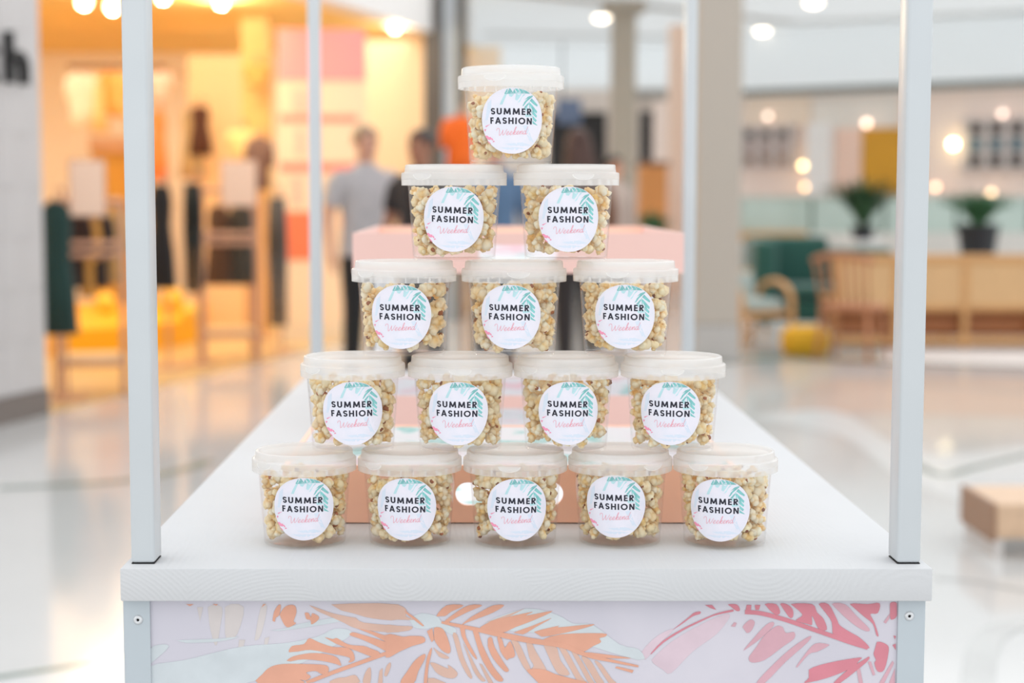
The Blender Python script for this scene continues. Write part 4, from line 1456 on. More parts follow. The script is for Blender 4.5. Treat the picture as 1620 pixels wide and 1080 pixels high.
# ================================================================== far wall, ceiling and columns
M_ceil = bpy.data.materials.new('translucent_fill_ceiling')  # ceiling made translucent so that light from above brightens the far hall
M_ceil.use_nodes = True
_nt = M_ceil.node_tree
_nt.nodes.clear()
_t, _d, _x, _o = [_nt.nodes.new('ShaderNode' + q) for q in ('BsdfTranslucent', 'BsdfDiffuse', 'MixShader', 'OutputMaterial')]
_t.inputs[0].default_value = _d.inputs[0].default_value = (0.72, 0.735, 0.74, 1)
_x.inputs[0].default_value = 0.25
_nt.links.new(_t.outputs[0], _x.inputs[1])
_nt.links.new(_d.outputs[0], _x.inputs[2])
_nt.links.new(_x.outputs[0], _o.inputs[0])
M_bulk = M_ceil.copy()  # bulkhead made translucent so that the sky behind brightens it
M_bulk.name = 'translucent_fill_bulkhead'
[q for q in M_bulk.node_tree.nodes if q.type == 'MIX_SHADER'][0].inputs[0].default_value = 0.08
for _q in M_bulk.node_tree.nodes:
    if _q.type in ('BSDF_TRANSLUCENT', 'BSDF_DIFFUSE'):
        _q.inputs[0].default_value = (0.96, 0.975, 0.98, 1)
ZC = 3.62
struct(MB().box(-0.5, 16, 15.9, 30, ZC, ZC + 0.02), 'ceiling.001', M_ceil, 'white ceiling over the far side of the hall, made translucent to let light in', 'ceiling')
M_cgroove = mat('ceiling_groove', (188, 190, 188), 0.8)
for (xa, ya, xb, yb) in ((0.2, 17.6, 4.2, 21.0), (4.2, 21.0, 9.5, 18.2), (0.0, 22.5, 3.0, 23.0), (9.5, 18.2, 15, 19.5)):
    v2, fs = poly_mesh(ribbon([(xa, ya), (xb, yb)], 0.34))
    o = MB().add([(x, y, ZC - 0.004) for x, y in v2], [f[::-1] for f in fs]).build('trim_4', M_cgroove)
    tag(o, 'grey groove line in the far ceiling', 'ceiling groove', 'ceiling grooves', 'structure')
# straight far wall in the middle
YW = 24.4
DW = YW + 1.75
M_far = mat('warm_grey_wall', (236, 224, 214), 0.6, var=0.03)
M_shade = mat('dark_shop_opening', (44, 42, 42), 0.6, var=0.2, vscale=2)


def wz(py, d):
    return at(800, py, d).z


struct(MB().box(-0.6, gx(1110, DW), YW, YW + 0.015, wz(142, DW), ZC), 'wall_bulkhead', M_bulk, 'white bulkhead band of the far wall behind the cups, made translucent to brighten it', 'wall')
struct(MB().box(-0.6, gx(1110, DW), YW + 0.02, YW + 0.2, 0, wz(142, DW)), 'wall_far', M_far, 'warm grey far wall behind the cups', 'wall')
struct(MB().box(gx(1005, DW), gx(1075, DW), YW - 0.12, YW, wz(158, DW), wz(142, DW)), 'trim_5', mat('grey_soffit', (168, 164, 158), 0.6), 'grey soffit strip under the white bulkhead', 'soffit')
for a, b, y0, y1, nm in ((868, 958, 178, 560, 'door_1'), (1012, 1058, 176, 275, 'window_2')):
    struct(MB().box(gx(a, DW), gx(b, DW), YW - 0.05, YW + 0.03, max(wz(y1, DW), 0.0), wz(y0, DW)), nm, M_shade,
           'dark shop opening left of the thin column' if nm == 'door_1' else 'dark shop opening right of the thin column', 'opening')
ps = thing('hanging_sign', 'blank slate blue sign board right of the top cup', 'sign', (gx(880, DW - 0.6), YW - 0.6, 0))
MB().box(0, gx(918, DW) - gx(880, DW), -0.04, 0.04, wz(198, DW), wz(160, DW)).build('board', mat('slate_blue', (112, 128, 158), 0.5, var=0.1, vscale=3), ps, bevel=0.004)
MB().tube([(0.08, 0, wz(160, DW)), (0.08, 0, ZC)], 0.012, 8).build('rod', M_slate, ps)
M_peachw = mat('peach_wall_edge', (250, 220, 200), 0.6)
struct(MB().box(gx(1058, 23.0), gx(1102, 23.0), 21.25, 21.5, 0, ZC), 'wall_peach', M_peachw, 'peach wall end left of the broad taupe column', 'wall')
oc = thing('shop_counter', 'orange counter between the thin column and the peach wall', 'counter', (gx(1013, 22.0), 20.25, 0))
MB().box(0, gx(1056, 22) - gx(1013, 22), 0, 0.5, 0, wz(262, 22)).build('body', mat('orange_front', (232, 158, 92), 0.6, var=0.1, vscale=5), oc, bevel=0.01)
MB().box(-0.02, gx(1056, 22) - gx(1013, 22) + 0.02, -0.03, 0.53, wz(262, 22), wz(255, 22)).build('top', mat('brown_top', (150, 112, 86), 0.5), oc)


def column(px0, px1, y, label, m, basem, zb):
    d = y + 1.75
    xa, xb = gx(px0, d), gx(px1, d)
    w = xb - xa
    t = thing('column', label, 'column', ((xa + xb) / 2, y, 0), 0, None, 'structure')
    MB().box(-w / 2, w / 2, 0, w, zb, ZC + 0.9).build('shaft', m, t, bevel=0.02)
    MB().box(-w / 2 - 0.006, w / 2 + 0.006, -0.006, w + 0.006, 0, zb).build('plinth', basem, t, bevel=0.015)
    return t


M_taupe = mat('taupe_column', (178, 169, 158), 0.55, var=0.02)
M_taupe2 = mat('taupe_grey_column', (178, 171, 158), 0.55, var=0.02)
column(1101, 1173, 11.45, 'broad taupe column beside the rear right cart post', M_taupe, mat('grey_plinth', (178, 174, 170), 0.5), 0.29)
cl = column(967, 1005, 18.4, 'thin taupe grey column right of the second row of cups', M_taupe2, M_taupe2, 0.2)
MB().box(-0.24, 0.24, -0.08, 0.40, ZC - 0.13, ZC).build('capital', M_taupe2, cl)

# slanted far wall on the right with small paned windows
A1 = at(1178, 148, 24.0)
A2 = at(1640, 129, 21.6)
WE = Vector((A2.x - A1.x, A2.y - A1.y, 0)).normalized()
WN = Vector((WE.y, -WE.x, 0))
A0 = Vector((A1.x, A1.y, 0))
WRZ = math.atan2(WE.y, WE.x)


def wl(px, py, off=0.0):
    """pixel -> (distance along the slanted wall, height)"""
    p = hit(px, py, A0 + WN * off, WN)
    return (p - A0).dot(WE), p.z


def wbox(mb, px0, px1, py0, py1, y0, y1):
    u0, u1 = wl(px0, 250)[0], wl(px1, 250)[0]
    pm = (px0 + px1) / 2
    return mb.box(u0, u1, y0, y1, wl(pm, py1)[1], wl(pm, py0)[1])


def wput(mb, name, m, label, cat, kind='structure', bevel=0.0):
    o = mb.build(name, m, bevel=bevel)
    o.location, o.rotation_euler = A0, (0, 0, WRZ)
    return tag(o, label, cat, kind=kind)


ZL = wl(1400, 139)[1]
wput(MB().box(-0.2, 9, 0, 0.015, ZL, ZC), 'wall_bulkhead.001', M_bulk, 'white bulkhead band above the lounge shops, made translucent to brighten it', 'wall')
wput(MB().box(-0.2, 9, -0.10, 0.0, ZL - 0.045, ZL + 0.045), 'trim_6', mat('grey_green_edge', (112, 118, 112), 0.6), 'dark grey green edge strip under the right bulkhead', 'edge strip')
wput(MB().box(-1.5, 9, 0.02, 0.2, 0, ZL - 0.05), 'wall_right', mat('pale_rose_wall', (248, 230, 220), 0.6, var=0.02), 'pale rosy shop wall behind the lounge', 'wall')
mb = MB()
wbox(mb, 1178, 1280, 152, 200, -0.02, 0.02)
wput(mb, 'trim_7', mat('beige_fascia', (244, 228, 210), 0.6), 'beige fascia over the left paned window', 'fascia')
mb = MB()
wbox(mb, 1283, 1420, 152, 203, -0.02, 0.02)
wput(mb, 'trim_8', mat('grey_fascia', (236, 231, 224), 0.6), 'light grey fascia over the mustard panel', 'fascia')
mb = MB()
wbox(mb, 1366, 1440, 203, 320, -0.05, 0.02)
wput(mb, 'door_2', mat('mustard_panel', (214, 156, 40), 0.5, var=0.08, vscale=2), 'mustard yellow door panel beside the right front post', 'door')
mb = MB()
wbox(mb, 1284, 1321, 196, 420, -0.18, 0.02)
wput(mb, 'trim_9', mat('white_pilaster', (244, 244, 244), 0.5), 'white pilaster left of the peach wall panel', 'pilaster')
mb = MB()
wbox(mb, 1322, 1364, 203, 400, -0.03, 0.02)
wput(mb, 'wall_peach_panel', mat('peach_panel', (248, 216, 200), 0.5), 'peach panel between pilaster and mustard door', 'wall')


def paned_window(name, px0, px1, py0, py1, cols, rows, label, panes):
    u0, u1 = wl(px0, 250)[0], wl(px1, 250)[0]
    pm = (px0 + px1) / 2
    z0, z1 = wl(pm, py1)[1], wl(pm, py0)[1]
    t = thing(name, label, 'window', A0 + WE * u0, WRZ, kind='structure')
    w, h_ = u1 - u0, z1 - z0
    for i in range(cols + 1):
        MB().box(i * w / cols - 0.045, i * w / cols + 0.045, -0.08, 0.0, z0, z1).build('mullion', mat('window_white', (206, 198, 196), 0.5) if i == 0 and name not in FAB else FAB['win'], t)
    for j in range(rows + 1):
        MB().box(-0.07, w + 0.07, -0.07, 0.01, z0 + j * h_ / rows - 0.03, z0 + j * h_ / rows + 0.03).build('transom', FAB['win'], t)
    for i in range(cols):
        for j in range(rows):
            MB().box(i * w / cols + 0.045, (i + 1) * w / cols - 0.045, -0.03, 0.0, z0 + j * h_ / rows + 0.03, z0 + (j + 1) * h_ / rows - 0.03).build('pane', panes[j], t)
    return t


FAB['win'] = mat('window_white_bars', (206, 198, 196), 0.5)
M_gdark = mat('dark_pane', (30, 26, 26), 0.35, var=0.2, vscale=4)
M_gteal = mat('teal_pane', (14, 104, 124), 0.4, var=0.25, vscale=4)
M_gbrown = mat('brown_pane', (168, 128, 96), 0.3, var=0.25, vscale=4)
M_gmauve = mat('mauve_pane', (186, 166, 162), 0.3, var=0.1, vscale=4)
paned_window('window_3', 1176, 1254, 202, 262, 3, 3, 'small paned window left of the white pilaster', [M_gbrown, M_gmauve, M_gdark])
paned_window('window_4', 1530, 1660, 190, 266, 4, 3, 'small paned window with teal panes at the right edge', [M_gdark, M_gteal, M_gdark])
# lamps along that wall
for px, py, r, e, rgb, nm in ((1215, 184, 0.04, 2.2, (255, 226, 206), 'faint round wall lamp above the left paned window'), (1371, 195, 0.04, 3.6, (255, 220, 196), 'round wall lamp above the mustard door'),
                              (1586, 180, 0.04, 2.2, (255, 224, 206), 'faint round wall lamp above the teal paned window'), (1508, 228, 0.05, 12.8, (255, 236, 180), 'bright warm globe wall lamp right of the front post'),
                              (1270, 262, 0.04, 5.2, (255, 226, 164), 'warm glowing wall lamp left of the white pilaster'), (1275, 296, 0.04, 4.8, (255, 206, 150), 'small orange glow lamp low beside the pilaster'),
                              (1480, 296, 0.04, 3.2, (255, 206, 170), 'peach glow lamp above the potted plant on the left'), (1568, 306, 0.04, 4.0, (255, 216, 170), 'peach glow lamp above the potted plant on the right')):
    u, z = wl(px, py, 0.15)
    p = A0 + WE * u + WN * 0.15
    lt = thing('wall_lamp', nm, 'lamp', (p.x, p.y, z), WRZ, 'wall lamps of the lounge shops')
    MB().ball((0, 0, 0), r).build('globe', mat('lamp_glow', rgb, 0.4, emit=e, emit_rgb=rgb), lt, True)
    MB().tube([(0, r * 0.9, 0), (0, 0.15, 0)], 0.02, 10).build('arm', M_copper, lt)
# ceiling downlights
for px, py, d, e, nm in ((952, 26, 21.5, 2.6, 'ceiling downlight left of the thin column'), (1206, 47, 22.8, 2.6, 'ceiling downlight right of the broad column'), (1287, 2, 19.9, 2.6, 'ceiling downlight at the top edge of the picture')):
    p = at(px, py, d)
    y = CAM.y + (ZC - CAM.z) * d / (p.z - CAM.z)
    r0 = ray(px, py)
    k = (ZC - CAM.z) / r0.z
    p = CAM + r0 * k
    dl = thing('downlight', nm, 'lamp', (p.x, p.y, ZC), 0, 'ceiling downlights')
    MB().lathe([(0.10, -0.012), (0.13, -0.012), (0.13, 0.0), (0.10, 0.0)], 24, closed=True).build('ring', M_white, dl)
    MB().lathe([(1e-5, -0.06), (0.06, -0.05), (0.10, -0.02), (0.10, -0.004)], 24).build('lens', mat('downlight_glow', (255, 238, 214), 0.4, emit=e * 2), dl, True)

# ================================================================== the lounge on the right
M_oak = mat('honey_oak', (198, 150, 96), 0.45, var=0.12, vscale=3, stretch=(1, 1, 9))
M_cane = mat('woven_cane', (206, 168, 122), 0.7, var=0.08, vscale=40, bump=0.3, bscale=90)
M_tealv = mat('teal_velvet', (14, 76, 66), 0.75, var=0.1, vscale=3, sheen=0.3)
M_greyc = mat('grey_green_cushion', (160, 172, 168), 0.85, var=0.05)
M_brownc = mat('brown_leather', (146, 88, 44), 0.5, var=0.1)
M_walnut = mat('reddish_walnut', (176, 116, 78), 0.45, var=0.1, stretch=(1, 1, 8))


def base_pt(px, d):
    p = at(px, 309, d)
    return (p.x, p.y, 0.0)


# teal tub sofa with a high curved back
d = 15.6
t = thing('teal_sofa', 'high backed teal velvet sofa behind the wooden lounge chairs', 'sofa', base_pt(1262, d), 0.0)
xl, xr = gx(1196, d) - gx(1262, d), gx(1440, d) - gx(1262, d)
zt = wz(376, d)
MB().box(xl, 0.42, 0.55, 0.75, 0.12, zt).build('backrest', M_tealv, t, True, bevel=0.06, seg=4)
MB().box(0.40, xr, 0.60, 0.78, 0.12, wz(396, d)).build('backrest', M_tealv, t, True, bevel=0.05, seg=4)
MB().box(xl - 0.02, xl + 0.2, -0.1, 0.6, 0.12, zt - 0.02).build('wing', M_tealv, t, True, bevel=0.06, seg=4)
MB().box(xl + 0.2, xr, -0.08, 0.58, 0.14, 0.36).build('seat_base', M_tealv, t, True, bevel=0.03)
MB().box(xl + 0.22, 0.3, -0.12, 0.52, 0.36, 0.48).build('seat_cushion', M_tealv, t, True, bevel=0.05, seg=4)
MB().box(0.32, xr, -0.12, 0.52, 0.36, 0.48).build('seat_cushion', M_tealv, t, True, bevel=0.05, seg=4)
for x in (xl + 0.1, 0.35, xr - 0.1):
    for y in (0.0, 0.65):
        MB().lathe([(1e-5, 0), (0.014, 0), (0.02, 0.14), (1e-5, 0.14)], 12, (x, y, 0)).build('leg', M_oak, t)

# oak easy chair with rounded arms and a grey cushion
d = 14.6
t = thing('easy_chair', 'oak hoop armchair with a grey green cushion beside the broad column', 'armchair', base_pt(1184, d), 0.35)
hw = 0.24
for s in (-1, 1):
    MB().tube(smooth_line([(s * hw, -0.34, 0.0), (s * hw, -0.36, 0.32), (s * hw, -0.30, 0.50), (s * hw, -0.05, 0.57), (s * hw, 0.22, 0.46), (s * hw, 0.36, 0.0)], 5), 0.026, 10).build('arm_hoop', M_oak, t, True)
MB().cbox((0, 0, 0.30), (2 * hw, 0.6, 0.05)).build('seat_frame', M_oak, t, bevel=0.008)
MB().cbox((0, -0.02, 0.37), (2 * hw - 0.06, 0.56, 0.10)).build('seat_cushion', M_greyc, t, True, bevel=0.035, seg=4)
MB().cbox((0, 0.25, 0.50), (2 * hw - 0.08, 0.10, 0.28), rx=-0.28).build('back_cushion', M_greyc, t, True, bevel=0.035, seg=4)
MB().cbox((0, 0.32, 0.50), (2 * hw, 0.03, 0.32), rx=-0.28).build('back_frame', M_oak, t, bevel=0.008)

# slatted side chair seen from behind
d = 13.4
t = thing('spindle_chair', 'reddish wooden spindle chair standing before the cane sofa', 'chair', base_pt(1352, d), -0.55)
cw = 0.24
MB().loft([(0.40, cw, 0.23), (0.43, cw + 0.01, 0.24), (0.45, cw, 0.23)], 28, power=3).build('seat', M_walnut, t, 'auto')
for sx in (-1, 1):
    MB().tube([(sx * 0.18, 0.17, 0.42), (sx * 0.23, 0.24, 0.0)], [0.02, 0.014], 10).build('leg', M_walnut, t, True)
    MB().tube([(sx * 0.18, -0.17, 0.42), (sx * 0.22, -0.24, 0.0)], [0.02, 0.014], 10).build('leg', M_walnut, t, True)
for k in range(7):
    x = -0.19 + k * 0.0633
    MB().tube([(x, -0.19, 0.44), (x * 1.15, -0.30, 0.83)], 0.011, 8).build('spindle', M_walnut, t, True)
MB().tube(smooth_line([(-0.25, -0.24, 0.80), (-0.13, -0.30, 0.84), (0.0, -0.32, 0.85), (0.13, -0.30, 0.84), (0.25, -0.24, 0.80)], 4), 0.024, 10).build('top_rail', M_walnut, t, True)
MB().tube([(-0.2, 0.2, 0.2), (0.2, 0.2, 0.2)], 0.01, 8).build('stretcher', M_walnut, t)

# cane backed sofa seen from behind
d = 14.4
t = thing('cane_sofa', 'long honey oak sofa with cane back panels seen from behind', 'sofa', base_pt(1322, d), -0.03)
u = lambda px: gx(px, d) - gx(1322, d)
ztop, zmid, zseat, zlow = wz(404, d), wz(482, d), wz(508, d), wz(532, d)
ends = [u(1326), u(1420), u(1529), u(1640), u(1750)]
for x in ends:
    MB().box(x - 0.028, x + 0.028, -0.03, 0.03, zlow - 0.05, ztop).build('back_post', M_oak, t, bevel=0.01)
for a, b in zip(ends[:-1], ends[1:]):
    MB().box(a + 0.028, b - 0.028, -0.012, 0.012, zmid, ztop - 0.06).build('cane_panel', M_cane, t)
MB().box(ends[0], ends[-1], -0.026, 0.026, ztop - 0.065, ztop + 0.012).build('top_rail', M_oak, t, bevel=0.012)
MB().box(ends[0], ends[-1], -0.024, 0.024, zmid - 0.05, zmid).build('middle_rail', M_oak, t, bevel=0.008)
MB().box(ends[0], ends[-1], -0.026, 0.026, zlow - 0.07, zlow).build('lower_rail', M_oak, t, bevel=0.008)
MB().box(ends[0] + 0.03, ends[-1] - 0.03, 0.05, 0.72, zlow, zseat + 0.04).build('seat_cushion', M_brownc, t, True, bevel=0.04, seg=4)
MB().box(ends[0] + 0.03, ends[-1] - 0.03, 0.03, 0.15, zseat + 0.04, ztop - 0.05).build('back_cushion', M_brownc, t, True, bevel=0.03, seg=4)
for x in (ends[0], ends[2], ends[-1]):
    MB().tube([(x, 0, zlow - 0.05), (x, -0.02, 0)], [0.026, 0.018], 10).build('leg', M_oak, t, True)
    MB().tube([(x, 0.7, zlow), (x, 0.72, 0)], [0.026, 0.018], 10).build('leg', M_oak, t, True)
for x in (ends[0], ends[-1]):
    MB().box(x - 0.03, x + 0.03, 0, 0.72, zseat + 0.16, zseat + 0.2).build('armrest', M_oak, t, bevel=0.012)
    MB().tube([(x, 0.7, zlow), (x, 0.7, zseat + 0.17)], 0.022, 10).build('arm_post', M_oak, t)

# yellow pouf, white tables, rug
d = 13.8
t = thing('pouf', 'mustard yellow pouf on the floor before the teal sofa', 'pouf', base_pt(1278, d))
MB().loft([(0, 0.16, 0.16), (0.03, 0.19, 0.19), (0.12, 0.205, 0.205), (0.20, 0.19, 0.19), (0.235, 0.14, 0.14), (0.24, 0.04, 0.04)], 36).build('cushion', mat('mustard_fabric', (212, 160, 30), 0.8, var=0.08), t, True)
MB().lathe([(0.199, 0.115), (0.208, 0.12), (0.199, 0.125)], 36).build('piping', mat('mustard_piping', (186, 134, 20), 0.8), t, True)
MB().ball((0, 0, 0.242), (0.018, 0.018, 0.008)).build('button', mat('mustard_button', (176, 124, 20), 0.7), t, True)


def round_table(px, d, py_top, r, label, m):
    z = wz(py_top, d)
    t = thing('round_table', label, 'table', base_pt(px, d))
    MB().lathe([(1e-5, z), (r - 0.01, z), (r, z - 0.01), (r - 0.004, z - 0.035), (1e-5, z - 0.035)], 36).build('table_top', m, t, 'auto')
    MB().lathe([(0.045, z - 0.035), (0.03, z - 0.1), (0.026, 0.2), (0.035, 0.03)], 20).build('stem', m, t, True)
    MB().lathe([(1e-5, 0.0), (r * 0.62, 0.0), (r * 0.62, 0.012), (0.05, 0.035), (1e-5, 0.035)], 32).build('foot', m, t, 'auto')
    return t, z


M_wt = mat('white_table', (230, 230, 230), 0.4)
round_table(1366, 17.2, 379, 0.20, 'white round table carrying the spiky plant', M_wt)
t = thing('menu_stand', 'white stand half hidden behind the broad taupe column', 'stand', base_pt(1178, 16.4))
MB().box(-0.11, 0.11, -0.02, 0.02, wz(452, 16.4), wz(384, 16.4)).build('board', M_wt, t, bevel=0.01)
MB().box(-0.10, 0.10, -0.03, 0.03, 0.35, wz(452, 16.4)).build('rose_tray', mat('rose_panel', (226, 194, 184), 0.6), t)
MB().tube([(0, 0, 0.02), (0, 0, 0.36)], 0.02, 10).build('stem', M_wt, t)
MB().lathe([(1e-5, 0), (0.13, 0), (0.13, 0.015), (1e-5, 0.02)], 24).build('foot', M_wt, t)
tag(slab([(*fl(1395, 571), 0), (*fl(1800, 585), 0), (*fl(1800, 522), 0), (*fl(1400, 515), 0)], 0.0005, 0.003).build('rug', mat('pale_rug', (206, 198, 194), 0.95, var=0.06, vscale=12, bump=0.4)), 'pale rug under the cane sofa', 'rug')


def plant(px, d, z0, pot_r, pot_h, spread, height, n, label, potm, leafm, seed):
    b = base_pt(px, d)
    t = thing('potted_plant', label, 'plant', (b[0], b[1], z0))
    MB().lathe([(1e-5, 0), (pot_r * 0.78, 0), (pot_r, pot_h), (pot_r * 1.03, pot_h), (pot_r * 1.03, pot_h - 0.02), (pot_r * 0.93, pot_h - 0.03), (1e-5, pot_h - 0.03)], 32).build('pot', potm, t, 'auto')
    r = random.Random(seed)
    mb = MB()
    for k in range(n):
        a = r.uniform(0, 2 * PI)
        le = height * r.uniform(0.65, 1.0)
        sp = spread * r.uniform(0.2, 1.0)
        w = r.uniform(0.012, 0.026)
        pts = []
        for j in range(6):
            q = j / 5
            rad = pot_r * 0.3 * r.random() + sp * q ** 1.6
            pts.append(Vector((math.cos(a) * rad, math.sin(a) * rad, pot_h - 0.03 + le * (q - 0.28 * q ** 3 * (sp / spread)))))
        s = Vector((-math.sin(a), math.cos(a), 0))
        ws = [0.5, 1, 1.1, 0.9, 0.55, 0.05]
        vs = []
        for p, k2 in zip(pts, ws):
            vs += [p - s * w * k2, p + Vector((0, 0, -0.006)), p + s * w * k2]
        fs = []
        for j in range(5):
            for c in range(2):
                fs.append((3 * j + c, 3 * j + c + 1, 3 * j + c + 4, 3 * j + c + 3))
        mb.add(vs, fs)
    fo = mb.build('foliage', leafm, t, True)
    fo['kind'] = 'stuff'
    return t


M_leaf = mat('dark_green_leaf', (44, 84, 44), 0.5, var=0.3, vscale=6)
M_leaf2 = mat('mid_green_leaf', (70, 116, 78), 0.5, var=0.25, vscale=6)
M_pot = mat('black_pot', (34, 36, 40), 0.5)
plant(1366, 17.2, wz(379, 17.2), 0.12, 0.14, 0.46, 0.62, 170, 'spiky dark green plant left of the right front post', M_pot, M_leaf, 3)
# sideboard that carries the plant in the black pot
d = 16.4
z = wz(410, d)
t = thing('sideboard', 'low pale green sideboard behind the cane sofa', 'sideboard', base_pt(1448, d))
w = gx(1680, d) - gx(1448, d)
MB().box(-0.25, w, 0, 0.45, 0.08, z - 0.03).build('body', mat('pale_green_front', (186, 200, 196), 0.6), t, bevel=0.008)
MB().box(-0.27, w + 0.02, -0.02, 0.47, z - 0.03, z).build('top', mat('pale_blue_top', (206, 218, 222), 0.5), t, bevel=0.006)
for x in (-0.15, w - 0.1):
    for y in (0.05, 0.40):
        MB().box(x - 0.02, x + 0.02, y - 0.02, y + 0.02, 0, 0.08).build('leg', M_oak, t)
tp = plant(1549, 16.6, z, 0.205, 0.34, 0.42, 0.42, 150, 'bushy green plant in a black tapered pot', M_pot, M_leaf2, 5)
plant(1033, 19.5, 0, 0.16, 0.75, 0.24, 0.5, 110, 'green plant in a tall pot between the columns', mat('stone_pot', (150, 140, 130), 0.6), M_leaf2, 8)
# green tinted glass balustrade with an oak rail
M_balg = mat('green_tinted_glass', (182, 198, 190), 0.15, var=0.06, vscale=1.5)
d = 19.0
t = thing('glass_balustrade', 'green tinted glass balustrade with oak foot rail behind the teal sofa', 'balustrade', base_pt(1170, d))
for k in range(9):
    x0 = k * 0.82
    MB().box(x0 + 0.02, x0 + 0.80, 0, 0.02, wz(368, d), wz(312, d)).build('glass_pane', M_balg, t)
    MB().tube([(x0, 0.01, 0), (x0, 0.01, wz(312, d))], 0.022, 10).build('baluster', mat('dark_green_post', (86, 104, 92), 0.5), t)
MB().box(-0.1, 0.75, -0.12, 0.14, wz(382, d), wz(366, d)).build('oak_ledge', M_oak, t, bevel=0.01)
MB().box(-0.1, 7.4, -0.02, 0.04, wz(312, d), wz(312, d) + 0.03).build('hand_rail', mat('pale_rail', (214, 204, 196), 0.5), t)
MB().box(-0.1, 7.4, -0.06, 0.08, 0, wz(368, d)).build('upstand', mat('pale_upstand', (208, 204, 198), 0.6), t)
# low wooden bench at the right edge
d = 6.0
b = base_pt(1590, d)
t = thing('low_bench', 'low tan wooden bench cut by the right edge of the picture', 'bench', b, 0.0)
zt = wz(797, d)
MB().box(0, 1.2, 0, 0.4, zt - 0.13, zt).build('seat', mat('tan_wood', (208, 176, 146), 0.5, var=0.1, stretch=(1, 8, 1)), t, bevel=0.01)
for x in (0.0, 1.12):
    MB().box(x, x + 0.03, 0.01, 0.39, 0, zt - 0.125).build('leg', mat('pale_bench_leg', (206, 200, 196), 0.5), t)
MB().box(-0.016, 0.0, 0.0, 0.4, zt - 0.14, zt + 0.002).build('end_board', mat('walnut_end', (150, 116, 92), 0.5), t)


# ================================================================== people
def skin_mesh(name, verts, edges, m, parent=None, sub=2):
    """verts: {key: (x, y, z, rx, ry)}; grown by a Skin modifier and frozen to a mesh"""
    keys = list(verts)
    me = bpy.data.meshes.new(name)
    me.from_pydata([verts[k][:3] for k in keys], [(keys.index(a), keys.index(b)) for a, b in edges], [])
    o = bpy.data.objects.new(name, me)
    COL.objects.link(o)
    o.modifiers.new('skin', 'SKIN')
    if not me.skin_vertices:
        bpy.context.view_layer.objects.active = o
    sv = me.skin_vertices[0].data
    for i, k in enumerate(keys):
        sv[i].radius = verts[k][3:5]
        sv[i].use_root = (i == 0)
    s = o.modifiers.new('sub', 'SUBSURF')
    s.levels = s.render_levels = sub
    dg = bpy.context.evaluated_depsgraph_get()
    nm = bpy.data.meshes.new_from_object(o.evaluated_get(dg))
    o.modifiers.clear()
    o.data = nm
    nm.shade_smooth()
    nm.materials.clear()
    nm.materials.append(m)
    if parent:
        o.parent = parent
    return o


SKIN = mat('skin_tone', (206, 156, 132), 0.5, var=0.04)
SKIN2 = mat('skin_tone_deep', (158, 108, 84), 0.5, var=0.04)
M_eye = mat('eye_dark', (30, 24, 22), 0.3)
M_lip = mat('lip', (176, 104, 98), 0.5)


